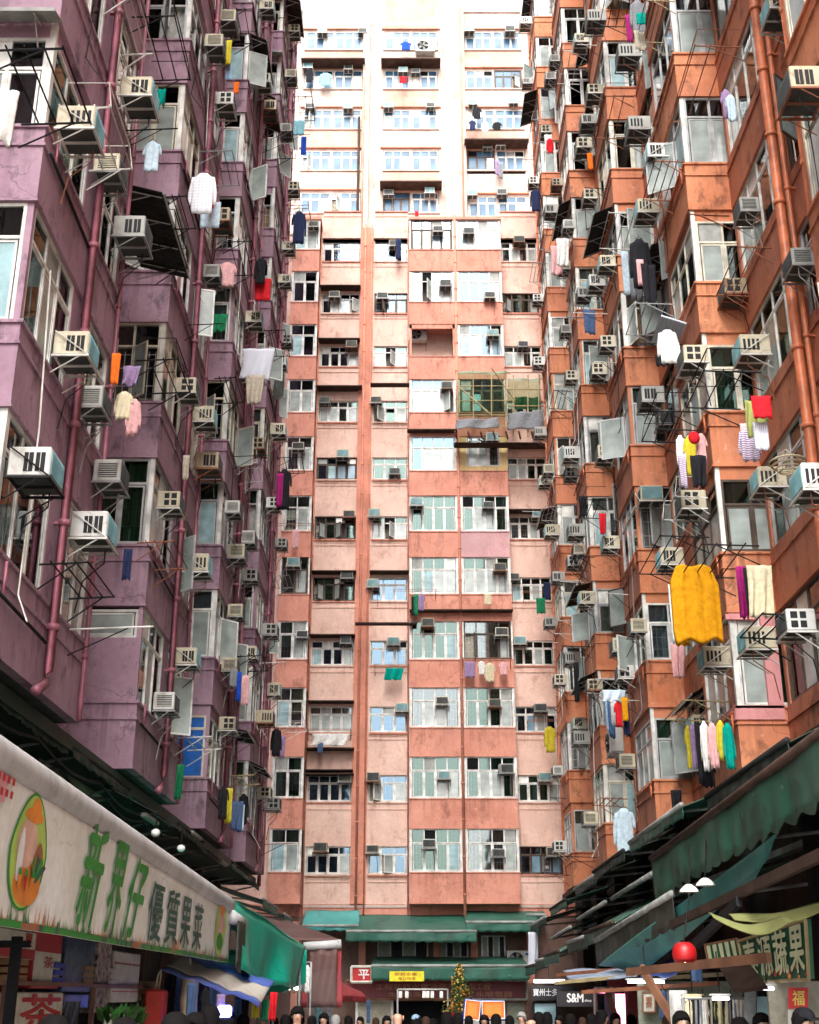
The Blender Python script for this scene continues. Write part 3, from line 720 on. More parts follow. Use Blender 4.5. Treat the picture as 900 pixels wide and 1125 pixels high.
for ci, (kind, x0, x1) in enumerate(cols_b):
    if kind == 'pil':
        w.box((x0, YW-.16, 5.15), (x1, YW+.28, 35.5), 'pilaster_paint'); continue
    if kind == 'wall':
        w.box((x0-.08, YW-.002, 5.15), (x0, YW+.28, 35.2), 'pink_paint'); w.box((x1, YW-.002, 5.15), (x1+.08, YW+.28, 35.2), 'pink_paint')
        for k in range(-1, 11):
            z = S0+k*FH
            zt = S0+(k+1)*FH; zb = max(5.15, z+1.05)
            w.box((x0, YW, zb), (x1, YW+.28, zt), 'pink_paint')
            w.box((x0-.02, YW-.05, zt-.06), (x1+.02, YW-.001, zt), 'coral_paint' if (k+ci) % 3 else 'pink_paint')
            w.box((x0, YW-.03, zt-.30), (x1, YW-.001, zt-.27), 'pink_paint')
            if k >= 0:
                kd = R.random(); fr = 'white_frame' if kd < .8 else 'bronze_frame'
                if ci in (1,) and k == 4: fr = 'bronze_frame'
                want_window(back, TT((x0, YW+.1, z), 'front'), round(x1-x0, 2), 1.05, 4 if x1-x0 > 1.6 else 3, R.randint(0, 9), frame=fr, trans=.3, glassm=R.choice(('pane', 'pane_blue', 'pane_green')), openp=.08)
                if R.random() < .25:
                    w.box((x0-.05, YW-.5, z+1.16), (x1+.05, YW-.001, z+1.20), 'sheet_brown')
        w.box((x0, YW, S0+10*FH+1.05), (x1, YW+.28, 35.2), 'pink_paint')
        continue
    bm = MB()
    for k in range(11):
        z = S0+k*FH-1.15; top = S0+k*FH; zt = z+FH
        pm = 'coral_paint'
        if ci == 5 and k == 5: pm = 'mauve_paint'
        bm.box((x0, YB, z), (x1, YB+.12, top), pm); bm.box((x0, YB+.12, z), (x0+.12, YW+.2, top), pm); bm.box((x1-.12, YB+.12, z), (x1, YW+.2, top), pm); bm.box((x0+.12, YB+.12, z), (x1-.12, YW+.2, z+.1), 'coral_paint')
        bm.box((x0-.025, YB-.03, top-.045), (x1+.025, YB-.001, top), pm); bm.box((x0-.02, YB-.025, z), (x1+.02, YB-.001, z+.03), pm)
        yw = ci == 5 and k == 6
        if ci == 4 and k == 8:     # open balcony with an outdoor unit
            bm.box((x0+.1, YW-.05, top), (x1-.1, YW+.05, zt), 'pink_paint'); bm.box((x0, YB, top), (x0+.1, YB+.1, zt), 'coral_paint'); bm.box((x1-.1, YB, top), (x1, YB+.1, zt), 'coral_paint'); bm.box((x0, YB, zt-.22), (x1, YB+.1, zt), 'coral_paint')
            continue
        if yw:
            bm.box((x0, YB+.01, top), (x0+.3, YB+.2, zt), 'yellow_paint'); bm.box((x1-.3, YB+.01, top), (x1, YB+.2, zt), 'yellow_paint'); bm.box((x0+.3, YB+.01, top), (x1-.3, YB+.2, top+.2), 'yellow_paint')
            want_window(back, TT((x0+.3, YB+.08, top+.2), 'front'), round(x1-x0-.6, 2), 1.4, 3, 4, frame='white_frame', trans=.4)
        else:
            for xx in (x0, x1-.06): bm.box((xx, YB+.02, top), (xx+.06, YB+.14, zt), 'white_frame')
            bm.box((x0+.06, YB+.3, top), (x0+.08, YW+.2, zt), 'white_frame')
            fr = 'bronze_frame' if (ci, k) in ((0, 4), (5, 3), (4, 10), (5, 7)) else 'white_frame'
            want_window(back, TT((x0+.06, YB+.07, top), 'front'), round(x1-x0-.12, 2), 1.6, 4 if x1-x0 > 1.5 else 2, R.randint(0, 9), frame=fr, trans=.52, glassm=('pane_blue' if k > 5 and R.random() < .6 else R.choice(('pane', 'pane_green'))), openp=.1)
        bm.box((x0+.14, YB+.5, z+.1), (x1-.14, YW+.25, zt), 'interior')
    bm.box((x0-.05, YB-.05, S0+10*FH+1.6), (x1+.05, YW+.2, S0+10*FH+1.75), 'coral_paint')
    bm.build('bay_column', back)
w.build('wall', back)
for (x, y, r_) in ((2.08, YB-.02, .06), (-2.05, YW-.24, .05), (-4.1, YW-.1, .035), (-.06, YW-.1, .03), (-1.75, YW-.22, .03), (6.03, YW-.06, .05)):
    b = MB(); b.tube([(x, y, 4.6), (x, y, 35.6)], r_, 'pilaster_paint', 8)
    for k in range(22): b.tube([(x, y, 5.4+k*1.38), (x, y, 5.46+k*1.38)], r_*1.3, 'pilaster_paint', 8)
    b.build('drain_pipe', back)
for k in range(11):   # cables and waste lines across
    if R.random() < .6:
        b = MB(); z = S0+k*FH-.1; b.tube([(-4.0, YW-.06, z), (-2.3, YW-.06, z-.04)], .018, 'rusty_steel', 5); b.tube([(-1.6, YW-.06, z), (-.1, YW-.06, z-.02)], .018, 'rusty_steel', 5)
        for q in (-3.6, -2.9, -1.2, -.6): b.tube([(q, YW-.06, z), (q, YW-.3, z-.05)], .012, 'rusty_steel', 4)
        b.build('waste_pipe', back)
for (x0, x1, z) in ((-4.1, -2.2, 11.0), (-2.2, .3, 15.9), (-4.1, -2.1, 27.0), (.0, 4.2, 16.45), (4.3, 6, 24.2), (-.1, 2.05, 24.5), (-1.7, 0, 26.7), (-4.1, -2.2, 10.0)):
    b = MB(); b.box((x0, YB+.45 if x1 < 0 or x0 > 4 else YB-.35, z), (x1, YW-.002 if x1 < 0 or x0 > 4 else YB-.0, z+.05), 'sheet_brown'); b.build('window_hood', back)
# ================================================================= UPPER PALE BLOCK
up = empty('pale_tower_block', Matrix.Identity(4), 'pale cream tower block rising behind the pink block', 'building')
YU = 57.0
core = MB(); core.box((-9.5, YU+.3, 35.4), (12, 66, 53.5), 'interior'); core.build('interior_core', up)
w = MB()
colsu = [(-5.95, -2.65, 54.0), (-1.45, 1.6, 54.6), (3.15, 6.35, 55.6)]
edges = [(-9.5, -5.95), (-2.65, -1.45), (1.6, 3.15), (6.35, 12)]
for (a, b_) in edges: w.box((a, YU, 35.4), (b_, YU+.29, 54.0), 'pale_paint')
w.box((-2.62, YU-.35, 35.4), (-2.25, YU-.002, 54.3), 'pale_paint'); w.box((1.95, YU-.3, 35.4), (3.1, YU-.002, 55.9), 'pale_paint'); w.box((-9.5, YU-.02, 54.0), (12, 66, 54.2), 'pale_paint')
w.box((-2.7, YU+.02, 53.9), (12, YU+5, 56.3), 'pale_paint'); w.box((3.15, YU, 56.0), (6.35, YU+.29, 57.5), 'pale_paint')
US = 41.27
for ci, (x0, x1, _) in enumerate(colsu):
    w.box((x0, YU, 35.4), (x1, YU+.29, US-FH+.0), 'pale_paint')
    for k in range(-1, 5+(ci == 2)):
        z = US+k*FH+(-.25 if ci == 2 and k < 1 else .0); zt = z+FH if k < 4+(ci == 2) else 56.1 if ci else 54.0
        proj_ = (.8 if (ci, k) in ((2, 1), (1, 0), (0, 3), (1, 3)) else .12)
        w.box((x0, YU, z+1.3), (x1, YU+.29, zt), 'peach_paint' if (k+ci) % 2 else 'pale_paint')
        w.box((x0-.15, YU-proj_, z+1.42), (x1+.15, YU-.001, z+1.5), 'sheet_brown' if proj_ > .5 else 'pilaster_paint')
        w.box((x0-.05, YU-.08, z-.08), (x1+.05, YU-.001, z), 'pale_paint')
        if k >= 0:
            n = 2; ww = round((x1-x0)/2-.06, 2)
            for j in range(2):
                xa = x0+.03+j*((x1-x0)/2)
                want_window(up, TT((xa, YU+.06, z), 'front'), ww, 1.3, 3, R.randint(0, 9), frame='white_frame' if R.random() < .85 else 'bronze_frame', trans=.4, glassm='deep_blue_glass', openp=.05)
            w.box(((x0+x1)/2-.06, YU+.0, z), ((x0+x1)/2+.03, YU+.2, z+1.3), 'pale_paint')
w.build('wall', up)
for k in range(5):
    want_window(up, TT((7.75, YU-.03, US+.7+k*FH), 'front'), .62, 1.0, 2, k, frame='bronze_frame', trans=0)
b = MB(); b.tube([(-2.8, YU-.12, 36), (-2.8, YU-.12, 47.5)], .07, 'sheet_brown', 6); b.tube([(-2.55, YU-.42, 36), (-2.55, YU-.42, 50)], .05, 'pilaster_paint', 6); b.tube([(2.9, YU-.4, 36), (2.9, YU-.4, 55)], .05, 'pilaster_paint', 6)
b.build('drain_pipe', up)
flush_windows()
# ================================================================= AIR CONDITIONERS
def storey(z): return max(0, min(16, int((z-ZB)/FH)))
NB = ['nearest', 'second', 'third', 'fourth', 'farthest']
def lplace(p, bays, word):
    i = max([j for j, yb in enumerate(bays) if p.y >= yb-1.2] or [0]); i = min(i, 4)
    return '%s storey of the %s %s bays' % (ORD[storey(p.z)], NB[i], word)
LA = [(93,155,'cream'),(130,200,'cream'),(90,400,'cream'),(112,455,'grey'),(45,533,'dark'),(107,598,'white'),(157,118,'cream'),(212,437,'cream'),(130,536,'white'),(194,563,'cream'),
      (228,468,'cream'),(220,632,'cream'),(190,783,'white'),(211,733,'cream'),(242,60,'cream'),(252,122,'white'),(293,96,'cream'),(256,32,'cream'),(297,16,'cream'),(247,250,'beige'),(283,358,'cream'),(310,404,'white'),
      (308,480,'cream'),(286,497,'beige'),(262,567,'white'),(304,560,'white'),(277,600,'white'),(313,603,'grey'),(278,725,'cream'),(302,765,'cream'),(256,804,'cream'),(295,877,'cream'),(303,890,'grey'),
      (320,278,'cream'),(316,314,'cream'),(324,213,'cream'),(326,40,'cream'),(298,127,'beige'),(323,90,'cream'),(150,270,'grey'),(240,310,'grey'),(280,640,'grey'),(300,700,'grey'),(232,520,'beige'),(265,680,'cream'),(318,150,'grey')]
for (x, y, k) in LA:
    q = P(x, y, X=-4.15)
    place_ac(k, (-4.46, q.y, q.z), 'left', lplace(q, LB[1:], 'purple'))
RA = [(637,52,'cream',5.2),(607,72,'grey',5.2),(603,92,'grey',5.2),(640,168,'cream',5.2),(651,109,'cream',5.2),(701,150,'grey',5.2),(720,180,'white',5.2),(646,223,'cream',5.2),(710,240,'cream',5.2),(813,240,'grey',6.0),
      (610,208,'beige',5.2),(605,238,'grey',5.2),(665,297,'cream',5.2),(845,22,'cream',5.9),(882,112,'beige',5.2),(619,369,'grey',5.2),(665,385,'cream',5.2),(656,415,'cream',5.2),(626,420,'cream',5.2),
      (760,405,'cream',5.2),(824,397,'cream',6.0),(715,447,'grey',5.2),(841,540,'cream',6.0),(601,522,'cream',5.2),(628,506,'white',5.2),(664,507,'cream',5.2),(626,527,'grey',5.2),(758,564,'cream',5.2),(896,545,'white',5.2),
      (607,590,'cream',5.2),(633,591,'grey',5.2),(633,611,'cream',5.2),(669,605,'cream',5.2),(735,624,'cream',5.2),(644,665,'cream',5.2),(697,697,'cream',5.2),(678,718,'cream',5.2),(784,735,'cream',5.2),
      (871,698,'white',5.2),(857,726,'cream',5.7),(614,753,'cream',5.2),(635,801,'cream',5.2),(672,829,'fan',5.2),(685,845,'cream',5.2),(760,806,'cream',5.9),(603,689,'grey',5.2),(610,852,'white',5.2),
      (655,30,'grey',5.2),(690,70,'grey',5.2),(618,300,'cream',5.2),(640,330,'grey',5.2),(800,330,'beige',6.0),(612,640,'grey',5.2),(650,760,'beige',5.2),(628,730,'grey',5.2),(870,300,'grey',6.0),(706,870,'cream',5.9),(599,150,'cream',5.2),(622,255,'white',5.2),(745,255,'cream',6.0)]
for (x, y, k, X) in RA:
    q = P(x, y, X=X)
    if X < 5.5: place_ac(k, (5.46, q.y, q.z), 'right', lplace(q, RB, 'orange'))
    elif X < 5.8: place_ac(k, (5.46, q.y-.5, q.z), 'right', lplace(q, RB, 'orange'))
    else: place_ac(k, (6.31, q.y, q.z), 'right', 'recess ' + lplace(q, RB, 'orange').replace('of the', 'beside the'))
for (x, y, k) in ((715, 553, 'cream'),(833, 400, 'cream'),(752, 806, 'cream'),(735,470,'grey')):   # on camera-side faces of the bays
    Yb = min((yb for yb in RB), key=lambda yb: abs(P(x, y, X=5.9).y-yb)); q = P(x, y, Y=Yb-.3)
    place_ac(k, (q.x, Yb-.02, q.z), 'front', 'camera face ' + lplace(q, RB, 'orange'))
rx = random.Random(31)
for (bays, X, s_, fc, pl_, nm_) in ((LB[1:], -4.46, 1, 'left', 4.0, 'purple'), (RB, 5.46, -1, 'right', 2.0, 'orange')):
    for bi, yb in enumerate(bays):
        if yb < 27: continue
        for k in range(14):
            z = ZB+k*FH+PAR+rx.uniform(-.3, .2)
            if z > yb*.95+1.5 or rx.random() < .35: continue
            y = yb+rx.uniform(.6, pl_); u, v = proj((X, y, z))
            if any(math.hypot(q[3][0]-u, q[3][1]-v) < 13 for q in PEND): continue
            place_ac(rx.choice(('cream', 'white', 'grey', 'beige')), (X, y, z), fc, lplace(Vector((X, y, z)), bays, nm_))
cname = [(-5.4, -4.08, 'far left coral bay'), (-4.08, -2.1, 'pink column left of the pilaster'), (-2.1, -.02, 'pink column right of the pilaster'), (-.02, 2.08, 'middle coral bay'), (2.08, 4.2, 'right coral bay'), (4.2, 9, 'rightmost pink column')]
def bplace(p):
    nm = next((c[2] for c in cname if c[0] <= p.x < c[1]), 'far left coral bay')
    return '%s storey, %s' % (ORD[max(0, min(10, int((p.z-5.1)/FH)))], nm)
BL = []
for (x, y) in [(190,120),(338,125),(533,88),(670,122),(243,278),(680,240),(773,272),(160,445),(318,447),(537,405),(216,615),(677,565),(376,665),(78,590),(235,800),(313,800),(443,765),(665,770),(820,800)]: BL.append((300+x/2.8125, 280+y/2.8125))
for (x, y) in [(220,10),(295,10),(770,12),(215,190),(290,215),(660,168),(700,192),(85,360),(212,378),(350,382),(450,330),(665,355),(718,380),(778,575),(492,555),(645,562),(375,575),(497,770),(680,755),(60,155)]: BL.append((300+x/2.647, 560+y/2.647))
for (x, y) in [(360,77),(290,77),(535,70),(687,55),(785,75),(230,250),(358,252),(498,240),(670,262),(805,260)]: BL.append((250+x/2.25, 820+y/2.25))
for (x, y) in [(760,740),(375,750),(510,705),(605,712),(125,690)]: BL.append((300+x/2.8125, y/2.8125))
for i, (x, y) in enumerate(BL):
    q = P(x, y+5, Y=49.6); bay = q.x < -4.1 or -.05 < q.x < 4.2; Yp = YB if bay else YW
    q = P(x, y+5, Y=Yp-.2)
    place_ac(['cream', 'white', 'grey', 'cream', 'beige'][i % 5], (q.x, Yp+.03, q.z), 'front', bplace(q), s=.92)
q = P(300+447/2.8125, 280+262/2.8125, Y=49.5); place_ac('fan', (q.x, 49.85, q.z), 'front', bplace(q))
q = P(723/2.25*0+300+0, 0, Y=48) if False else P(571, 1053, Y=48.6)
UW = ['left', 'middle', 'right']
for i, (x, y) in enumerate([(153,95),(277,93),(108,205),(233,205),(115,325),(232,328),(402,215),(441,215),(357,325),(487,320),(357,592),(484,590),(606,90),(732,92),(618,315),(743,312),(663,445),(703,443),(616,595),(707,592)]):
    q = P(300+x/2.8125, y/2.8125+5, Y=YU-.2); c = 0 if q.x < -2 else 1 if q.x < 2.5 else 2
    place_ac(['cream', 'grey', 'white'][i % 3], (q.x, YU+.02, q.z), 'front', '%s row, %s windows of the pale top block' % (['lowest', 'second', 'third', 'fourth', 'top', 'top'][max(0, min(5, int((q.z-US+.9)/FH)))], UW[c]), s=.95)
q = P(300+470/2.8125, 158/2.8125, Y=YU-.4); place_ac('fan', (q.x, YU, q.z), 'front', 'top row of the pale top block', s=1.3)
# ================================================================= LAUNDRY AND RACKS
def LP(q): return lplace(q, LB[1:], 'purple')
def RP(q): return lplace(q, RB, 'orange')
def BP(q): return bplace(q)
def hg(kind, mat, px, py, pw, ph, X=None, Y=None, who=None, ang=0):
    q = P(px, py, X=X, Y=Y); hang(kind, mat, px, py, pw, ph, X=X, Y=Y, place=(who or (LP if q.x < 0 else RP))(q), ang=ang)
for a in [('sheet','cw',6,100,30,62,-4.0),('shirt','clb',168,155,20,36,-4.0),('shirt','cck',224,190,30,48,-3.9),('towel','cr',233,196,8,34,-3.95),('towel','clb',232,222,22,30,-4.0),('shirt','cpk',250,288,21,28,-4.0),
          ('towel','cr',289,306,18,25,-3.95),('shirt','cb',287,283,14,30,-4.0),('sheet','cws',284,383,36,34,-3.9),('sheet','cbe',281,412,20,32,-3.8),('shirt','ccr',137,430,20,30,-3.9),('shirt','cpk',148,438,16,40,-3.95),
          ('towel','cor',128,388,7,34,-4.0),('sheet','cpu',145,402,20,22,-4.05),('shirt','cnv',329,232,16,38,-3.85),('shirt','cb',313,515,16,44,-3.9),('towel','cmg',308,520,7,36,-3.95),('towel','cnv',141,603,7,32,-4.05),
          ('shirt','cb',246,864,12,32,-4.0),('towel','cyl',252,866,8,34,-3.95),('trousers','cdn',261,880,16,30,-3.98),('towel','clb',266,884,6,26,-4.0),('shirt','cb',268,872,12,30,-4.1),('towel','crb',263,738,5,30,-4.0),('towel','cpk',270,742,8,30,-4.0),
          ('towel','cgy',257,735,8,18,-4.0),('shirt','cb',304,800,12,28,-3.9),('trousers','cpu',309,808,12,22,-3.9),('towel','csk',329,132,12,18,-3.8),('towel','crb',334,150,6,22,-3.8),('towel','cor',260,90,6,14,-4.0),
          ('towel','cyl',252,44,5,30,-4.0),('towel','cbl',252,68,7,22,-4.0),('sheet','ctl',178,98,9,20,-4.1),('sheet','cgn',243,345,16,20,-4.1),('sheet','cgn',199,840,8,34,-4.2),('towel','cbe',205,500,6,26,-4.1)]:
    hg(*a[:6], X=a[6])
for a in [('shirt','cb',702,262,24,58,5.0),('trousers','cgy',697,282,18,52,5.05),('trousers','cb',712,290,20,48,5.0),('towel','clb',686,276,8,50,5.1),('quilt','cy',762,622,50,78,4.75),('sheet','cw',741,642,14,60,4.85),('towel','cy',746,652,16,54,4.7),('sheet','cpk',745,708,17,34,4.8),
          ('sheet','cmg',814,622,11,54,4.9),('towel','cb',821,624,6,48,4.92),('sheet','ccr',834,621,28,54,4.9),('shirt','cw',747,478,10,40,4.9),('shirt','cyl',758,478,16,44,4.8),('shirt','cpk',770,476,12,32,4.85),('cap','cr',762,474,13,14,4.7),('sheet','cb',767,500,18,34,4.75),('trousers','cps',749,500,10,36,4.85),
          ('shirt','cw',733,362,24,38,4.9),('towel','cb',727,390,14,12,4.95),('towel','cr',836,435,22,24,4.7),('sheet','colv',831,440,26,40,4.75),('shirt','cps',822,470,24,36,4.75),('towel','cws',835,464,16,30,4.7),('towel','cpk',818,465,10,34,4.85),
          ('shirt','clb',685,888,24,46,4.9),('trousers','cbl',667,768,6,34,5.0),('towel','cw',674,768,7,26,4.98),('shirt','cr',679,770,9,26,4.96),('towel','cy',686,766,7,24,4.94),('trousers','cdn',671,770,9,38,5.05),('trousers','cnv',687,772,10,34,5.0),('sheet','cbc',675,758,26,12,4.92),
          ('sheet','cr',662,564,8,22,5.0),('trousers','cdn',647,340,16,28,5.0),('sheet','cpk',612,270,14,34,4.8),('sheet','cw',618,262,14,32,4.85),('shirt','cpu',797,98,12,36,5.4),('shirt','clb',802,104,12,32,5.4),('shirt','cgy',700,0,18,42,4.9),('towel','ctl',704,14,10,14,4.85),('towel','cmg',690,16,6,34,4.95),
          ('trousers','cbe',702,34,14,24,4.85),('sheet','cb',743,868,12,36,4.95),('towel','cb',640,545,8,22,5.0),('sheet','cb',633,728,6,40,4.95),('towel','cor',648,168,6,20,5.0),('sheet','cw',602,148,8,22,4.9),('shirt','cr',604,152,8,18,4.85),('shirt','cnv',588,208,12,26,4.9),('towel','cpk',703,285,8,30,4.9)]:
    hg(*a[:6], X=a[6])
for a in [('shirt','cyl',783,792,9,44,4.9),('towel','cpu',788,792,6,44,4.9),('trousers','cb',795,790,13,64,4.92),('shirt','cb',803,792,12,62,4.95),('shirt','cw',800,788,10,50,4.85),('shirt','cpk',809,790,13,46,4.85),('shirt','cyl',818,787,10,40,4.8),('shirt','ctl',826,790,13,46,4.78)]:
    a = list(a); a[2] -= 27; a[3] += 4; hg(*a[:6], X=a[6])
for a in [('towel','cgn',594,657,10,16,48.6),('shirt','cyl',604,798,13,26,48.4),('towel','cnv',601,640,8,18,48.6),('towel','cgn',457,653,5,22,48.5),('shirt','cpu',463,652,8,18,48.5),('towel','cb',454,655,4,20,48.5),('towel','ccr',536,652,8,12,48.5),('towel','cpu',516,727,12,16,48.5),('shirt','cw',529,726,8,14,48.5),('shirt','ccr',538,728,12,20,48.5),
          ('shirt','cpk',553,727,10,14,48.5),('sheet','ctl',434,734,20,12,49.4),('sheet','cw',364,806,42,12,49.3),('towel','cdn',352,816,6,10,49.3),('towel','cpk',325,582,7,20,48.4),('trousers','cgy',550,178,6,20,56.5),('trousers','cpu',546,176,6,18,56.5),('shirt','cb',524,118,10,14,56.4),('shirt','cnv',519,132,8,12,56.4),('shirt','cb',546,134,10,10,56.4),
          ('shirt','cw',533,134,8,12,56.4),('shirt','cb',340,76,8,16,56.5),('shirt','csk',358,80,14,16,56.5),('shirt','crb',446,46,12,10,56.4),('towel','cr',458,232,4,10,56.4),('towel','cnv',438,262,6,24,49.4),('towel','cr',443,84,8,8,56.4)]:
    q = P(a[2], a[3], Y=a[6]); who = (lambda q: 'outside the pale top block') if a[6] > 52 else BP
    hg(*a[:6], Y=a[6], who=who)
RK = 0
for (x, y, X, L_, D_, m, st) in [(6,98,-4.45,1.2,.8,'black_steel','flat'),(85,155,-4.48,1.3,.6,'white_steel','cage'),(155,55,-4.48,1.5,.7,'black_steel','cage'),(165,275,-4.48,1.2,.55,'black_steel','cage'),(157,415,-4.48,1.2,.7,'black_steel','cage'),(224,186,-4.45,1.2,.7,'grey_steel','flat'),(180,235,-4.45,1.0,.5,'black_steel','flat'),
          (60,640,-4.48,1.4,.6,'black_steel','flat'),(160,612,-4.48,1.4,.6,'rusty_steel','flat'),(250,285,-4.48,1.5,.7,'black_steel','flat'),(287,378,-4.48,1.6,.8,'black_steel','flat'),(265,520,-4.48,1.3,.5,'white_steel','cage'),(262,730,-4.48,1.6,.7,'black_steel','flat'),(200,818,-4.48,1.3,.7,'white_steel','flat'),
          (252,858,-4.48,1.4,.7,'bamboo','flat'),(310,800,-4.48,1.6,.8,'white_steel','cage'),(308,512,-4.48,1.4,.8,'black_steel','flat'),(318,240,-4.48,1.2,.8,'grey_steel','cage'),(255,30,-4.48,1.2,.6,'black_steel','cage'),(300,160,-4.48,1.4,.7,'black_steel','flat'),(322,120,-4.48,1.4,.8,'black_steel','cage'),
          (300,640,-4.48,1.3,.6,'grey_steel','flat'),(240,430,-4.48,1.3,.5,'black_steel','flat'),(125,30,-4.48,1.2,.5,'white_steel','flat'),
          (700,255,5.46,1.5,.8,'white_steel','flat'),(765,612,5.46,2.2,.9,'black_steel','flat'),(820,618,5.46,1.6,.9,'black_steel','flat'),(757,470,5.46,1.4,.8,'black_steel','cage'),(825,430,5.46,1.3,.9,'black_steel','cage'),(735,352,5.46,1.3,.8,'grey_steel','flat'),(790,782,5.46,1.6,.8,'bamboo','flat'),(685,882,5.46,1.3,.7,'rusty_steel','flat'),
          (678,755,5.46,1.6,.7,'grey_steel','flat'),(663,560,5.46,1.4,.6,'black_steel','cage'),(647,336,5.46,1.4,.6,'grey_steel','flat'),(618,262,5.46,1.5,.8,'grey_steel','flat'),(690,130,5.46,1.6,.7,'rusty_steel','cage'),(800,95,6.3,2.2,.9,'rusty_steel','cage'),(700,5,5.46,1.5,.8,'black_steel','flat'),(735,25,5.46,1.2,.6,'bamboo','flat'),
          (640,75,5.46,1.5,.7,'white_steel','cage'),(605,145,5.46,1.4,.8,'grey_steel','cage'),(635,690,5.46,1.5,.7,'white_steel','flat'),(650,620,5.46,1.3,.6,'black_steel','flat'),(625,440,5.46,1.4,.6,'black_steel','flat'),(790,265,6.3,1.8,.8,'rusty_steel','cage'),(835,300,6.3,1.6,.6,'rusty_steel','flat'),(615,565,5.46,1.4,.6,'grey_steel','flat'),
          (880,690,5.46,1.2,.7,'black_steel','flat'),(745,200,5.46,1.3,.6,'rusty_steel','flat'),(600,300,5.46,1.4,.6,'grey_steel','flat'),(770,560,5.46,1.2,.6,'white_steel','cage')]:
    q = P(x, y, X=X); rack((X, q.y, q.z), 'left' if X < 0 else 'right', L_, D_, m, (LP if X < 0 else RP)(q), 4 if st == 'flat' else 3, st)
for (x, y) in ((456,650),(535,725),(362,803),(598,652),(603,793),(435,732),(322,578)):
    q = P(x, y, Y=49); bay = -.05 < q.x < 4.2 or q.x < -4.1; Yp = YB if bay else YW; q = P(x, y, Y=Yp-.3); rack((q.x, Yp-.02, q.z), 'front', 1.7 if x != 535 else 1.9, .5, 'rusty_steel', BP(q), 2)
# blue checked board tipped out of a window, black steel cage, satellite-like basket, bucket hats etc.
q = P(722, 362, X=5.0); b = MB(); b.rbox((-.02, -.55, -.02), (.5, .55, .02), 'cbc', .01); o = b.build('drying_board', None); o.matrix_basis = Matrix.Translation(q) @ Matrix.Rotation(.35, 4, 'Y'); tag(o, 'blue checked cloth spread over a board beside the white shirt, orange block', 'board')
q = P(865, 508, X=5.9); b = MB()
for k in range(4): b.tube([(.28*math.cos(a*PI/8)*(1-.18*k), .28*math.sin(a*PI/8)*(1-.18*k), -.05*k) for a in range(17)], .016, 'ccr', 5)
for a in range(4): b.tube([(.28*math.cos(a*PI/2), .28*math.sin(a*PI/2), 0), (0, 0, .22)], .006, 'cbe', 4)
o = b.build('wicker_basket'); o.location = q; tag(o, 'round cream hanging basket beside the thick orange drain pipe', 'basket')
# ================================================================= SCAFFOLD on the back block
sc = empty('bamboo_scaffold', Matrix.Translation((3.2, 48.9, 26.2)), 'bamboo scaffold with green netting and grey tarpaulin on the pink block', 'scaffold')
b = MB()
def ip(x, y, Y): q = P(x, y, Y=Y); return (q.x-3.2, q.y-48.9, q.z-26.2)
for Yy in (48.3, 47.6):
    for x in (503, 520, 540, 556): b.tube([ip(x, 404 if x < 550 else 410, Yy), ip(x, 470, Yy)], .024, 'bamboo', 5)
    for y in (410, 424, 440, 456, 468): b.tube([ip(500, y, Yy), ip(560, y, Yy)], .02, 'bamboo', 5)
    for x in (564, 580, 592): b.tube([ip(x, 412, Yy+1), ip(x, 480, Yy+1)], .035, 'bamboo', 5)
    for y in (428, 446, 466): b.tube([ip(558, y, Yy+1), ip(596, y, Yy+1)], .03, 'bamboo', 5)
b.tube([ip(503, 424, 47.5), ip(540, 456, 47.5)], .035, 'bamboo', 5); b.tube([ip(540, 404, 47.6), ip(566, 440, 48.4)], .03, 'bamboo', 5)
b.build('poles', sc)
plain('net_green', (.06, .20, .10), .8, 0, .3, 30); glass('net_veil', (.72, .80, .70), 1.3, .5, (.20, .27, .20))
def sheet(name, corners, mat, parent, amp=.06, n=10, th=(0, .01, 0), fn=None):
    a, b_, c, d = [Vector(q) for q in corners]; rows = []
    for i in range(n+1):
        v = i/n; rows.append([])
        for j in range(n*2+1):
            u = j/(n*2); p_ = (a*(1-u)+b_*u)*(1-v)+(d*(1-u)+c*u)*v
            p_ = p_ + Vector((amp*.4*math.sin(v*7+u*3), amp*math.sin(u*11+v*2.3), amp*.6*math.sin(u*8+v*5)*math.sin(PI*u))); rows[-1].append(p_)
            if fn: rows[-1][-1] = fn(p_, u, v)
    mb = MB(); mb.grid(rows, mat, th); return mb.build(name, parent)
sheet('grey_tarpaulin', [ip(501, 461, 47.5), ip(548, 459, 47.5), ip(548, 470, 47.5), ip(501, 471, 47.5)], 'cgy', sc, .05)
sheet('green_netting', [ip(502, 408, 48.1), ip(556, 408, 48.1), ip(556, 458, 48.1), ip(502, 458, 48.1)], 'net_veil', sc, .04)
sheet('green_netting', [ip(558, 416, 49.2), ip(594, 416, 49.2), ip(594, 448, 49.2), ip(558, 448, 49.2)], 'net_veil', sc, .04)
sheet('grey_tarpaulin', [ip(558, 454, 48.4), ip(597, 450, 48.4), ip(597, 470, 48.4), ip(558, 472, 48.4)], 'cgy', sc, .05)
sheet('green_netting', [ip(566, 436, 49.3), ip(594, 436, 49.3), ip(594, 450, 49.3), ip(566, 450, 49.3)], 'net_green', sc, .05)
b = MB(); 
for x in range(500, 598, 14): b.tube([ip(x, 474, 47.4), ip(x+2, 482, 48.9)], .04, 'rusty_steel', 4)
b.box((ip(500, 476, 47.4)[0], -.6, ip(500, 476, 47.4)[2]-.03), (ip(597, 476, 47.4)[0], -.05, ip(500, 476, 47.4)[2]), 'sheet_brown'); b.build('working_platform', sc)
# ================================================================= GROUND
b = MB(); b.box((-400, -400, -.3), (400, 700, -.004), 'paving'); tag(b.build('ground'), kind='structure')
b = MB(); b.box((-2.6, -20, -.003), (3.2, 47, .004), 'grey_render'); tag(b.build('path'), kind='structure')
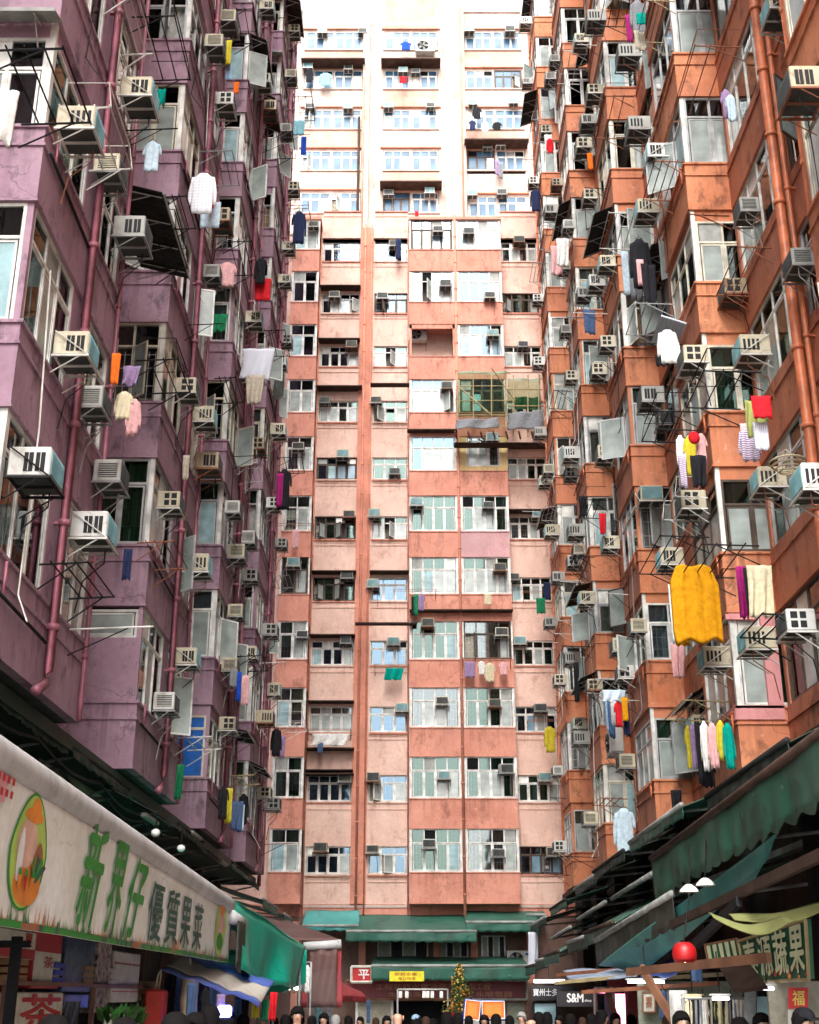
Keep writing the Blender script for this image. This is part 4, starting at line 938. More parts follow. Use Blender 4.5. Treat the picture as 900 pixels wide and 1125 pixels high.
# ---- lower storeys of the three fronts
def lower_wall(bld, x0, x1, y0, y1, mat='brown_wall'):
    b = MB(); b.box((x0, y0, 0), (x1, y1, ZB-.02), mat); return b
b = lower_wall(left_b, -9, -5.78, 1, 39.9, 'sheet_roof')
for k in range(9):
    y = 11+k*3.3; b.box((-5.78, y, 0), (-5.5, y+.3, ZB-.2), 'sheet_brown'); b.box((-5.78, y+.3, 3.9), (-5.6, y+3.3, 4.05), 'sheet_pale')
b.box((-5.78, 10.5, ZB-.25), (-4.72, 39.9, ZB-.06), 'awning_dark'); b.build('arcade_front', left_b)
b = lower_wall(right_b, 5.9, 9, -3, 46.5, 'sheet_brown')
for k in range(10):
    y = 11+k*3.5; b.box((5.6, y, 0), (5.9, y+.3, ZB-.2), 'sheet_roof'); b.box((5.75, y+.3, 3.9), (5.9, y+3.5, 4.0), 'sheet_pale')
b.box((5.45, 10.5, ZB-.2), (5.9, 46.5, ZB-.06), 'sheet_brown'); b.build('arcade_front', right_b)
b = MB(); b.box((-9, YW-.3, 0), (9, YW+.3, 4.69), 'dark_wall')
for x in (-4.4, -1.9, .9, 2.3, 4.4): b.box((x, YW-.5, 0), (x+.25, YW-.3, 4.5), 'coral_paint')
for (x0, x1) in ((-1.2, .7), (1.1, 2.2), (2.7, 3.6)):
    b.box((x0, YW-.36, 3.2), (x1, YW-.3, 4.0), 'silver_frame')
    n = 4
    for k in range(n): b.box((x0+.05+(x1-x0-.05)*k/n, YW-.38, 3.25), (x0+(x1-x0-.05)*(k+1)/n, YW-.361, 3.95), 'vent_dark' if k % 2 else 'curtain_2')
b.build('arcade_front', back)
# ---- canopies
checks('cbc_dim', (.20, .26, .36), (.42, .44, .45), 5)
wall('awning_stained', (.022, .10, .062), (.03, .035, .024), .95, (.035, .13, .08), .6, .9)
def canopy(pts, mat, label, cat='canopy', name='canopy', amp=.02, valance=0, vmat=None, roller=None, group=None, scal=.12, n=10):
    """pts: near-wall a,b and outer c,d (c under b, d under a); a valance hangs from the outer edge d-c"""
    o = empty(name, Matrix.Translation(Vector(pts[3])*Vector((1, 1, 0)) if False else Vector((pts[3][0], pts[3][1], 0))), label, cat, group)
    off = Vector((pts[3][0], pts[3][1], 0)); q = [Vector(p)-off for p in pts]
    sheet('fabric', q, mat, o, amp, n, (0, 0, -.012))
    if valance:
        rows = []; d, c = q[3], q[2]; L_ = (c-d).length; nu = max(8, int(L_/.06)); nrm = Vector((c.y-d.y, d.x-c.x, 0)).normalized()
        for i in range(7):
            v = i/6; rows.append([])
            for j in range(nu+1):
                u = j/nu; p_ = d*(1-u)+c*u; dz = valance*v
                if i == 6: dz += scal*.28*abs(math.sin(u*L_/scal*PI*.5))
                rows[-1].append(p_+nrm*(.012*math.sin(u*L_*3.1+v*2)+.018*math.sin(u*L_*11)*v)+Vector((0, 0, -dz+.012*math.sin(u*L_*1.3))))
        mb = MB(); mb.grid(rows, vmat or mat, tuple(nrm*.012)); mb.build('valance', o)
    if roller:
        mb = MB(); mb.tube([q[3]+Vector((0,0,.03)), q[2]+Vector((0,0,.03))], roller[0], roller[1], 8); mb.build('front_bar', o)
        mb = MB(); mb.tube([q[3]+(q[2]-q[3])*.12, q[0]+(q[1]-q[0])*.12+Vector((0,0,-.35))], .025, 'grey_steel', 5); mb.build('folding_arm', o)
        mb = MB(); mb.tube([q[3]+(q[2]-q[3])*.88, q[0]+(q[1]-q[0])*.88+Vector((0,0,-.35))], .025, 'grey_steel', 5); mb.build('folding_arm', o)
    return o
# left: dark hoods under the purple bays
wd_ = ['nearest', 'second', 'third', 'fourth', 'fifth', 'sixth', 'seventh', 'farthest']
yy = 9.5
for k, ln in enumerate((3.6, 4.2, 3.8, 4.4, 3.4, 4.6, 3.6, 3.4)):
    z = 5.16-.03*(k % 3)
    canopy([(-5.7, yy, z+.14), (-5.7, yy+ln, z+.14), (-4.72-.06*(k % 2), yy+ln, z-.02), (-4.72-.06*(k % 2), yy, z-.02)], 'awning_dark' if k % 3 else 'awning_green', '%s dark green canopy under the purple bays, counted from the camera' % wd_[k], valance=.10, roller=(.03, 'sheet_pale' if k % 2 else 'sheet_roof'), group='dark canopies below the purple bays')
    yy += ln+.12
for k, (y0, y1, x, z) in enumerate(((38.2, 42.6, -4.3, 4.5), (42.8, 45.6, -4.1, 4.35), (45.8, 48.3, -4.0, 4.2))):
    canopy([(-5.9, y0, z+.5), (-5.9, y1, z+.5), (x, y1, z), (x, y0, z)], 'awning_green', '%s green sloping canopy at the far end of the left side' % ('nearer', 'middle', 'farther')[k], valance=.2, roller=(.04, 'sheet_pale'))
b = MB()
for (a, c) in (((-4.75, 9, 4.95), (-4.8, 30, 4.9)), ((-4.9, 9, 4.75), (-4.85, 26, 4.85))):
    pts = [Vector(a)*(1-i/24)+Vector(c)*(i/24)+Vector((0, 0, -.14*abs(math.sin(i*PI/4)))) for i in range(25)]; b.tube(pts, .022, 'cable', 5)
tag(b.build('sagging_cable'), 'black sagging cables strung under the purple bays on the left', 'cable')
q = [P(48, 800, X=-5.3), P(118, 862, X=-5.3), P(112, 880, X=-5.3), P(40, 850, X=-5.3)]
o = sheet('hanging_tarpaulin', q, 'tarp_beige', None, .08, 8, (.01, 0, 0)); tag(o, 'faded beige tarpaulin hanging behind the top of the white banner', 'tarpaulin')
for i, (x, y) in enumerate(((171, 915), (199, 932))):
    p = P(x, y, X=-4.0); b = MB(); b.ball((0, 0, 0), (.075, .075, .065), 'board_white', 10, 8); b.tube([(0, 0, .05), (0, 0, .3), (-.9, 0, .75)], .012, 'cable', 4); o = b.build('lamp_shade_lantern'); o.location = p
    tag(o, ('upper' if i == 0 else 'lower') + ' white globe lamp above the banner roller', 'lamp')
for i, (x, y) in enumerate(((215, 918), (245, 948), (165, 900))):
    p = P(x, y, X=-4.7); b = MB(); b.rbox((-.06, -.6, -.04), (.06, .6, .04), 'casing_grey', .02); b.tube([(0, .3, .04), (-.1, .3, .3)], .01, 'cable', 4); o = b.build('strip_light'); o.location = p
    tag(o, '%s unlit strip light under the dark canopies on the left' % ('second nearest', 'farthest', 'nearest')[i], 'light')
# ---- the long white fruit shop banner
BX = -2.75
yA, yB_ = 6.0, 20.35
def btop(y): return 3.53-(y-8.4)*(3.53-3.31)/(20.4-8.4)
def bbot(y): return 2.30+.003*(y-8)
def bx(y, z): v = (btop(y)-z)/1.2; return BX+.016*math.sin(y*1.3)*v+.006*math.sin(y*3.7+z*3)*v-.05*v
ban = empty('shop_banner', Matrix.Identity(4), 'long white fruit shop banner with green brush lettering below a grey roller', 'banner')
rows = []
for i in range(13):
    v = i/12; rows.append([])
    for j in range(110):
        y = yA+(yB_-yA)*j/109; z = btop(y)-.26+(bbot(y)-btop(y)+.26)*v; rows[-1].append((bx(y, z), y, z))
b = MB(); b.grid(rows, 'banner_cloth', (-.012, 0, 0)); b.build('fabric', ban)
rows = []
for i in range(9):
    a = math.radians(-80+i*26); rows.append([])
    for j in range(40):
        y = yA+(yB_+.05-yA)*j/39; rows[-1].append((BX-.09+.13*math.cos(a), y, btop(y)-.14+.14*math.sin(a)))
b = MB(); b.grid(rows, 'roller_grey', (-.006, 0, 0)); b.tube([(BX-.09, yA, btop(yA)-.14), (BX-.09, yB_+.06, btop(yB_)-.14)], .105, 'roller_grey', 14)
b.build('roller', ban)
b = MB(); b.grid([[(-5.7, yA+(yB_-yA)*j/12, btop(yA)+.12) for j in range(13)], [(BX-.1, yA+(yB_-yA)*j/12, btop(yA+(yB_-yA)*j/12)-.03) for j in range(13)]], 'awning_dark', (0, 0, -.01)); b.build('roof_fabric', ban)
b = MB()
for y in (8.2, 12.4, 16.4, 19.8): b.tube([(BX-.12, y, btop(y)-.2), (-5.6, y, 3.0)], .03, 'grey_steel', 6)
b.build('folding_arm', ban)
def font_mesh(txt, mat, fit, bold=0.0, shear=0, ext=.004, proud=.006, disp=None, res=6):
    """text as real thin letters, its bounding box fitted to fit(u, v) -> point (u right, v up)"""
    cu = bpy.data.curves.new('lettering', 'FONT'); cu.body = txt; cu.shear = shear; cu.resolution_u = res; cu.fill_mode = 'FRONT'
    o = bpy.data.objects.new('lettering', cu); C.objects.link(o); bpy.context.view_layer.update()
    me = bpy.data.meshes.new_from_object(o.evaluated_get(bpy.context.evaluated_depsgraph_get())); bpy.data.objects.remove(o)
    xs = [v.co.x for v in me.vertices]; ys = [v.co.y for v in me.vertices]
    if not xs: return me
    x0, x1, y0, y1 = min(xs), max(xs), min(ys), max(ys)
    mb = MB(); w_ = x1-x0; h_ = y1-y0; fs = [list(p.vertices) for p in me.polygons]; ref = None
    sh_ = [(0, 0)] + ([(bold, 0), (-bold, 0), (0, bold), (0, -bold)] if bold else [])
    for k, (du, dv) in enumerate(sh_):
        pts = [Vector(fit((v.co.x+du-x0)/w_, (v.co.y+dv-y0)/h_)) for v in me.vertices]
        if ref is None:
            ref = (pts[fs[0][1]]-pts[fs[0][0]]).cross(pts[fs[0][2]]-pts[fs[0][1]]).normalized()
            if ref.dot(Vector((0, 0, H))-pts[0]) < 0: ref = -ref
        mb.add([p+ref*k*.0009 for p in pts], fs, mat)
    bpy.data.meshes.remove(me); return mb.mesh('lettering')
def letters(txt, mat, fit, parent, **k):
    return put('lettering', font_mesh(txt, mat, fit, **k), parent)
plain('print_green', (.03, .26, .03), .5); plain('print_dark', (.03, .10, .07), .5); plain('print_orange', (.75, .25, .03), .5); plain('print_brown', (.35, .13, .06), .5); plain('print_lime', (.45, .60, .12), .5)
plain('print_red', (.50, .02, .02), .5); plain('print_gold', (.72, .50, .10), .45); plain('print_white', (.80, .80, .78), .5); plain('print_pink', (.70, .33, .36), .5); plain('print_skin', (.68, .42, .32), .6)
for (ch, x0, x1, y0, y1, mt, bo, sh) in (('新', 88, 115, 903, 1020, 'print_green', .018, .4), ('界', 120, 138, 924, 1027, 'print_green', .020, .35), ('仔', 142, 161, 942, 1030, 'print_green', .020, .35),
                                    ('優', 165, 180, 969, 1034, 'print_dark', .012, 0), ('質', 183, 196.5, 978, 1038, 'print_dark', .012, 0), ('果', 199, 210, 986, 1041, 'print_dark', .014, 0), ('菜', 213, 223.5, 993, 1044, 'print_dark', .014, 0)):
    a = P(x0, (y0+y1)/2, X=BX).y; c = P(x1, (y0+y1)/2, X=BX).y; ym = (a+c)/2
    zt = P((x0+x1)/2, y0, X=BX); zb = P((x0+x1)/2, y1, X=BX); z1 = zt.z; z0 = zb.z
    def fit(u, v, a=a, c=c, z0=z0, z1=z1): y = a+(c-a)*u; z = z0+(z1-z0)*v; return (bx(y, z)+.02, y, z)
    letters(ch, mt, fit, ban, bold=bo, shear=sh)
def on_ban(name, polys, parent=ban, pr=.010):
    b = MB()
    for (pts, mt) in polys:
        pr += .0015
        b.add([(bx(y, z)+pr, y, z) for (y, z) in pts], [list(range(len(pts)))], mt)
    return b.build(name, parent)
def oval(cy, cz, ry, rz, n=28, top=.25): return [(cy+ry*math.cos(a)*(1-top*max(0, math.sin(a))), cz+rz*math.sin(a)) for a in [2*PI*k/n for k in range(n)]]
def px2(x, y): q = P(x, y, X=BX); return q.y, q.z
c0 = px2(35, 935); ry = (px2(55, 935)[0]-px2(16, 935)[0])/2; rz = (px2(35, 868)[1]-px2(35, 1003)[1])/2
E_ = [(oval(c0[0], c0[1], ry, rz), 'print_green'), (oval(c0[0], c0[1], ry*.91, rz*.95), 'print_lime'), (oval(c0[0]+.05, c0[1]-rz*.55, ry*.72, rz*.36, top=.1), 'print_orange'),
      (oval(c0[0]-ry*.15, c0[1]+rz*.12, ry*.52, rz*.42, top=.1), 'print_skin'), (oval(c0[0], c0[1]+rz*.60, ry*.50, rz*.12, top=.0), 'print_orange'), (oval(c0[0]+ry*.05, c0[1]+rz*.74, ry*.26, rz*.17, top=.2), 'print_orange'),
      (oval(c0[0]-ry*.45, c0[1]-rz*.1, ry*.16, rz*.45), 'print_white'), (oval(c0[0]+ry*.5, c0[1]-rz*.15, ry*.26, rz*.34), 'print_brown')]
for k in range(5):
    a_ = -.8+k*.4; cy_, cz_ = c0[0]+ry*.42, c0[1]-rz*.5; E_.append(([(cy_-.03, cz_), (cy_+.03, cz_), (cy_+.55*ry*math.sin(a_)+.05, cz_+rz*.42*math.cos(a_)), (cy_+.5*ry*math.sin(a_), cz_+rz*.5*math.cos(a_))], 'print_green' if k % 2 else 'print_dark'))
for k in range(3): cy_, cz_ = c0[0]-ry*.4+k*ry*.33, c0[1]-rz*.55; E_.append(([(cy_-ry*.1, cz_+rz*.12), (cy_+ry*.1, cz_+rz*.12), (cy_, cz_-rz*.2)], 'print_orange' if k != 1 else 'print_red')); E_.append(([(cy_-ry*.09, cz_+rz*.12), (cy_+ry*.09, cz_+rz*.12), (cy_+ry*.05, cz_+rz*.22), (cy_-ry*.08, cz_+rz*.24)], 'print_green'))
on_ban('round_emblem', E_)
c1 = px2(243.5, 1018); r1 = (px2(249, 1018)[0]-px2(238, 1018)[0])/2; r2 = (px2(243, 985)[1]-px2(243, 1050)[1])/2
on_ban('round_emblem', [(oval(*c1, r1, r2), 'print_lime'), (oval(c1[0], c1[1]+r2*.1, r1*.6, r2*.5), 'print_skin'), (oval(c1[0], c1[1]+r2*.6, r1*.5, r2*.25), 'print_orange'), (oval(c1[0], c1[1]-r2*.5, r1*.6, r2*.3), 'print_green')])
pl = []
a, c = px2(-6, 865), px2(9, 865); z1 = P(4, 846, X=BX).z; z0 = P(4, 884, X=BX).z
on_ban('pink_sticker', [([(a[0], z0), (c[0], z0+.02), (c[0], z1-.02), (a[0], z1)], 'print_pink')]+[([(a[0]+.05+k*.1, z0+.06+j*.09), (a[0]+.11+k*.1, z0+.06+j*.09), (a[0]+.11+k*.1, z0+.11+j*.09), (a[0]+.05+k*.1, z0+.11+j*.09)], 'print_red') for k in range(4) for j in range(2)])
polys = []
rg = random.Random(5)
for j in range(140):
    y = yA+.05+(yB_-.15-yA)*j/140; z = bbot(y)+.002
    polys.append(([(y, z), (y+.105, z), (y+.105, z+.05), (y, z+.05)], rg.choice(('print_green', 'print_green', 'print_green', 'print_dark') if j % 19 < 15 else ('print_brown', 'print_green'))))
b = MB()
for (pts, mt) in polys: b.add([(bx(y, z)+.006, y, z) for (y, z) in pts], [[0, 1, 2, 3]], mt)
for j in range(420):
    y = yA+.1+rg.random()*(yB_-.3-yA); hgt = rg.uniform(.03, .15)*(1.4 if math.sin(y*2.1) > .3 else .7); z = bbot(y)+.045; l = rg.uniform(-.03, .03)
    mt = rg.choice(('print_green', 'print_green', 'print_dark', 'print_brown') if math.sin(y*3.3) < .6 else ('print_orange', 'print_brown'))
    b.add([(bx(y, z)+.0075+j*1e-6, y-.012, z), (bx(y, z)+.0075+j*1e-6, y+.012, z), (bx(y+l, z+hgt)+.0075+j*1e-6, y+l, z+hgt)], [[0, 1, 2]], mt)
b.build('printed_grass', ban)
# roller end of the next awning
q = P(265, 1008, X=-2.6); b = MB(); b.tube([(q.x-.12, q.y-.2, q.z), (q.x-.12, q.y+1.1, q.z-.03)], .1, 'roller_grey', 10); b.grid([[(q.x-.03+.02*math.sin(j*2), q.y-.1+j*.12, q.z-.05-i*.14+(.06*math.sin(j*1.3) if i == 5 else 0)) for j in range(9)] for i in range(6)], 'awning_grime', (-.01, 0, 0))
tag(b.build('rolled_awning'), 'grey rolled awning with a short charcoal flap at the far end of the white banner', 'awning')
# ---- green tarpaulin stall roof
g = empty('green_stall_tent', Matrix.Identity(4), 'bright green tarpaulin stall roof beyond the white banner', 'tent')
A_ = P(256, 988, Y=20.8); B_ = P(336, 1040, Y=25.5); D_ = P(256, 1064, Y=20.6); E2 = P(322, 1080, Y=25.0); Fm = P(300, 1088, Y=23.5)
sheet('roof_fabric', [Vector((-5.0, 20.8, 3.6)), Vector((-5.0, 26.5, 3.4)), B_, A_], 'tarp_green', g, .05, 10, (0, 0, -.01))
rows = []
for i in range(9):
    v = i/8; rows.append([])
    for j in range(33):
        u = j/32; tp = A_*(1-u)+B_*u; bt = D_*(1-u)+E2*u; bt.z -= .10*math.sin(u*PI*.9)+.05*abs(math.sin(u*9))
        p_ = tp*(1-v)+bt*v; p_.x += .12*v*math.sin(u*8+1)+.05*math.sin(u*19)*v; rows[-1].append(p_)
b = MB(); b.grid(rows, 'tarp_green', (-.01, 0, 0)); b.build('front_flap', g)
b = MB(); rows = [[P(310+26*j/10, 1041+(j-5)**2*.1-(8 if i == 0 else 0)+i*5+ (6*math.sin(j*.3*PI)*.4 if i == 5 else 0), Y=26.0) for j in range(11)] for i in range(6)]
rows = [[B_+Vector((-1.9+1.9*j/10, .3, -.05-.12*i-(.25*math.sin(PI*j/10) if i == 5 else 0))) for j in range(11)] for i in range(6)]
b.grid(rows, 'tarp_green', (0, .01, 0)); b.build('end_flap', g)
for p_ in (B_, Vector((-3.0, 21.2, 3.1))):
    b = MB(); b.tube([(p_.x-.1, p_.y, 0), (p_.x-.1, p_.y, p_.z)], .025, 'grey_steel', 6); b.build('post', g)
# ---- maroon stall
g = empty('maroon_stall_awning', Matrix.Identity(4), 'maroon stall awning with grey roller and a dark drop flap edged in red', 'awning')
a = P(334, 1040, Y=27.4); c = P(375, 1037, Y=27.4); z0 = P(350, 1104, Y=27.4).z
sheet('roof_fabric', [P(288, 1008, Y=30.5), P(318, 1012, Y=31.5), c+Vector((0, 0, .08)), a+Vector((-1.2, 0, .15))], 'awning_maroon', g, .03, 8, (0, 0, -.01))
b = MB(); b.tube([a, c], .09, 'roller_grey', 12); b.build('roller', g)
b = MB(); b.grid([[(a.x+.12+(c.x-a.x-.2)*j/10, a.y-.02+.03*math.sin(j*1.1+i*.5), a.z-.05-(a.z-z0)*i/8) for j in range(11)] for i in range(9)], 'awning_maroon', (0, .01, 0)); b.build('drop_flap', g)
for (x, w_) in ((a.x-.02, .08), (c.x-.07, .07)):
    b = MB(); b.grid([[(x+w_*(j/4)*(1+.5*i/8), a.y+.02+.02*math.sin(j+i), a.z-.08-(a.z-z0)*i/8*.97) for j in range(5)] for i in range(9)], 'awning_red', (0, .01, 0)); b.build('red_edge', g)
b = MB(); b.tube([(a.x, a.y+.1, 0), (a.x, a.y+.1, a.z)], .03, 'grey_steel', 6); b.build('post', g)
canopy([P(372, 1078, Y=34), P(398, 1090, Y=36), P(402, 1095, Y=34.5), P(375, 1094, Y=32)], 'awning_red', 'small red stall canopy left of the yellow signboard', valance=.12)
# ---- blue and white striped tarp
rows = []
a, b_, c, d = P(205, 1044, X=-3.4), P(302, 1078, Y=22.5), P(284, 1104, Y=20.5), P(178, 1064, X=-3.2)
for i in range(13):
    v = i/12; rows.append([(a*(1-u)+b_*u)*(1-v)+(d*(1-u)+c*u)*v+Vector((0, 0, .018*math.sin(u*14+v*3)+.012*math.sin(u*31+v*5)-.05*math.sin(PI*u)*0)) for u in [k/24 for k in range(25)]])
b = MB()
for (i0, i1, mt) in ((0, 4, 'tarp_blue'), (4, 10, 'tarp_white'), (10, 12, 'tarp_blue')): b.grid(rows[i0:i1+1], mt, (0, 0, -.01))
tag(b.build('striped_tarpaulin'), 'blue and white striped tarpaulin under the far end of the banner', 'tarpaulin')
# ---- goods under the banner, left
SX = -3.7
plain('carton_white', (.62, .60, .52), .7); plain('carton_red', (.42, .03, .03), .6); plain('carton_brown', (.30, .18, .09), .8); plain('bag_blue', (.04, .07, .14), .3, 0, .5, 9, 0, .5, .5); plain('cloth_pattern', (.35, .28, .26), .8, 0, .8, 12); plain('leaf_green', (.05, .14, .03), .6, 0, .4, 12); plain('bag_red', (.65, .05, .03), .5); plain('bag_cream', (.60, .55, .38), .7)
def carton(x0, y0, x1, y1, mat, label, X=SX, depth=.4, bands=(), txt=None, tm='print_red', name='carton', cat='box', tbox=(.15, .3, .85, .8)):
    a = P(x0, (y0+y1)/2, X=X); c = P(x1, (y0+y1)/2, X=X); zt = P((x0+x1)/2, y0, X=X).z; zb = P((x0+x1)/2, y1, X=X).z
    o = empty(name, Vector((X, (a.y+c.y)/2, zb)), label, cat); L_ = (c.y-a.y)/2; hh = zt-zb
    b = MB(); b.rbox((-depth, -L_, 0), (0, L_, hh), mat, .012); b.build('body', o)
    for (f0, f1, bm) in bands:
        b = MB(); b.box((0.001, -L_*.97, hh*f0), (.004, L_*.97, hh*f1), bm); b.build('printed_panel', o)
    if txt:
        letters(txt, tm, lambda u, v: (.007, -L_+2*L_*(tbox[0]+(tbox[2]-tbox[0])*u), hh*(tbox[1]+(tbox[3]-tbox[1])*v)), o, bold=.02)
    return o
b = MB()
for z in (.75, 1.35, 1.95): b.box((-4.5, 8.8, z), (-3.65, 19.0, z+.04), 'wood')
for y in (8.85, 12.2, 15.6, 18.95): b.box((-4.5, y-.03, 0), (-4.44, y+.03, 2.7), 'wood'); b.box((-3.71, y-.03, 0), (-3.66, y+.03, 1.95), 'wood')
tag(b.build('display_shelf'), 'wooden display shelving behind the hanging white banner', 'shelf')
carton(-12, 1020, 40, 1052, 'carton_white', 'white and red carton at the far left edge below the banner', bands=((0, .35, 'carton_red'),), txt='果', tbox=(.72, .42, .9, .9))
carton(37, 1022, 67, 1086, 'carton_red', 'tall red carton with a cream panel below the round emblem', bands=((.05, .62, 'carton_white'),), txt='茶', tbox=(.35, .35, .7, .55))
carton(16, 1090, 68, 1140, 'carton_white', 'white carton with one large red character at lower left', bands=(), txt='茶', tbox=(.1, .15, .95, .95))
carton(70, 1028, 103, 1090, 'bag_blue', 'tall dark blue plastic wrapped pack between cartons', name='wrapped_pack', cat='pack')
carton(70, 1092, 102, 1108, 'bag_blue', 'low dark blue box below the wrapped blue pack', txt='BOX' if False else None)
carton(105, 1034, 121, 1112, 'cloth_pattern', 'flower patterned cloth roll beside the blue pack', name='patterned_cloth', cat='cloth')
carton(124, 1046, 153, 1101, 'carton_white', 'plain white carton with thin red lines right of the patterned cloth', bands=((.28, .30, 'print_red'), (.2, .22, 'print_red'), (.74, .78, 'print_brown')))
carton(156, 1078, 176, 1099, 'carton_brown', 'small brown carton right of the white lined carton', bands=((.3, .5, 'print_orange'),))
o = empty('shopping_bag', P(169, 1140, X=-3.5), 'bright red bag with a curved handle below the brown carton', 'bag')
b = MB(); b.rbox((-.12, -.25, 0), (.12, .25, .62), 'bag_red', .03); b.build('body', o)
b = MB(); b.tube([(0, -.12, .6), (.02, -.1, .8), (.03, 0, .88), (.02, .1, .8), (0, .12, .6)], .014, 'bag_cream', 6); b.build('handle', o)
q = P(201, 1122, X=-3.2); o = empty('shopping_bag', q, 'cream cloth bag hanging below the striped tarpaulin', 'bag')
b = MB(); b.grid([[(.05*math.sin(j), -.28+.56*j/8+.03*math.sin(i*1.5), .62-.62*i/6+(.07 if (i == 0 and j in (2, 6)) else 0)) for j in range(9)] for i in range(7)], 'bag_cream', (.1, 0, 0)); b.build('body', o)
b = MB(); b.tube([(.05, -.13, .6), (.05, 0, .85), (.05, .13, .6)], .012, 'bag_cream', 5); b.build('handle', o)
for i, (x, lab) in enumerate(((118, 'leftmost'), (134, 'middle'), (148, 'rightmost'))):
    q = P(x, 1127, X=-3.3); o = empty('vegetable_bunch', q, lab + ' leafy green vegetable bunch standing below the white lined carton', 'vegetables'); b = MB(); rr = random.Random(i)
    for k in range(46):
        a = rr.uniform(0, 2*PI); e = rr.uniform(.2, 1.3); l = rr.uniform(.14, .28); T = Matrix.Rotation(a, 4, 'Z') @ Matrix.Rotation(-e*.7, 4, 'Y')
        b.add([(0, 0, 0), (.04, .035, l*.55), (.01, .0, l), (-.04, -.03, l*.5)], [[0, 1, 2, 3]], 'leaf_green' if k % 3 else 'print_green', T)
    b.build('leaves', o); b = MB(); b.tube([(0, 0, -.1), (0, 0, .12)], .05, 'board_white', 6); b.build('stems', o)
b = MB(); q = P(16, 1060, X=-3.0); b.box((q.x-.035, q.y-.035, 0), (q.x+.035, q.y+.035, 2.28), 'black'); b.box((q.x-.5, q.y-.04, 2.20), (q.x+.10, q.y+.03, 2.25), 'black'); tag(b.build('stall_post'), 'black square stall post at lower left under the banner', 'post')
plain('led_blue', (.15, .2, 1), .5, 0, 0, 3, 5); plain('led_white', (.95, .93, 1), .5, 0, 0, 3, 4); plain('led_warm', (1, .75, .4), .5, 0, 0, 3, 4); plain('led_pink', (1, .25, .45), .5, 0, 0, 3, 2.0)
q = P(247, 1106, Y=19); o = empty('lit_toy', q, 'glowing blue toy on the stall below the striped tarpaulin', 'toy'); b = MB(); b.rbox((-.1, -.05, -.14), (.1, .05, .02), 'led_blue', .03); b.build('lamp', o); b = MB(); b.rbox((-.13, -.06, -1.2), (.13, .06, -.15), 'black', .02); b.build('stand', o)
for (x, y, w_, h_, k, m_, lab) in ((200, 1072, 14, 46, 'trousers', 'cdn', ''), (220, 1078, 14, 44, 'shirt', 'cnv', ''), (236, 1082, 12, 38, 'towel', 'cbl', ''), (281, 1098, 6, 17, 'towel', 'cyl', ''), (301, 1090, 7, 26, 'sheet', 'cr', ''), (350, 1100, 9, 24, 'towel', 'csk', ''), (362, 1100, 8, 22, 'shirt', 'cgy', ''), (188, 1070, 12, 44, 'sheet', 'cb', '')):
    hg(k, m_, x, y, w_, h_, Y=21 if x < 340 else 30, who=lambda q: 'on sale at the stalls on the left')
for i in range(9):
    x = 306+i*4; hg(('towel', 'trousers', 'shirt')[i % 3], ('cbe', 'ccr', 'cgy', 'cw', 'colv')[i % 5], x, 1058+i % 3, 5, 26, Y=26.5, who=lambda q: 'on the rail beneath the green tent')
b = MB(); a = P(302, 1057, Y=26.5); c = P(342, 1057, Y=26.5); b.tube([a, c], .015, 'grey_steel', 6); b.tube([a, (a.x, a.y, 0)], .02, 'grey_steel', 6); b.tube([c, (c.x, c.y, 0)], .02, 'grey_steel', 6); tag(b.build('clothes_rail'), 'steel clothes rail below the end of the green tent', 'rail')
for i, x in enumerate((308, 317, 326)):
    q = P(x, 1085, Y=26); o = empty('hanging_bulb', q, '%s glowing white bulb beneath the green tent' % ('left', 'middle', 'right')[i], 'lamp'); b = MB(); b.ball((0, 0, 0), (.06, .06, .045), 'led_white', 8, 6); b.build('bulb', o); b = MB(); b.tube([(0, 0, .05), (0, 0, .7)], .006, 'cable', 4); b.build('cord', o)
# ---- right side canopies
def rp(x, y, X): return P(x, y, X=X)
a = rp(716, 942, 3.5); a.z = 3.68; c = Vector((3.5, 9.3, 3.95))
canopy([(5.8, c.y, 4.5), (5.8, a.y, 4.3), a, c], 'awning_dark', 'long dark green awning with stained scalloped valance nearest on the right', 'awning', 'shop_awning', .03, .5, 'awning_stained', (.05, 'sheet_brown'), scal=.26, n=14)
a = Vector((3.5, 24.8, 2.80)); c = Vector((3.5, 17.4, 3.10))
canopy([(5.6, c.y, 3.7), (5.6, a.y, 3.5), a, c], 'awning_green', 'green awning with frayed grey brown valance, second on the right', 'awning', 'shop_awning', .03, .38, 'awning_grime', (.05, 'sheet_pale'), scal=.16, n=14)
L5 = ['third', 'fourth', 'fifth', 'sixth', 'seventh', 'farthest']
for k, (y0, y1, X, z, mt) in enumerate(((25.2, 29.5, 3.9, 3.15, 'awning_green'), (29.8, 33.5, 4.0, 3.1, 'awning_dark'), (33.8, 37.5, 3.8, 2.9, 'awning_green'), (37.7, 41.0, 3.9, 2.85, 'awning_dark'), (41.2, 44.6, 3.9, 2.75, 'awning_green'))):
    canopy([(5.6, y0, z+.9), (5.6, y1, z+.9), (X, y1, z), (X, y0, z)], mt, '%s lower green awning along the right side counted from the camera' % L5[k], 'awning', 'shop_awning', .03, .22, None, (.045, 'sheet_pale' if k % 2 else 'sheet_brown'), 'lower awnings on the right')
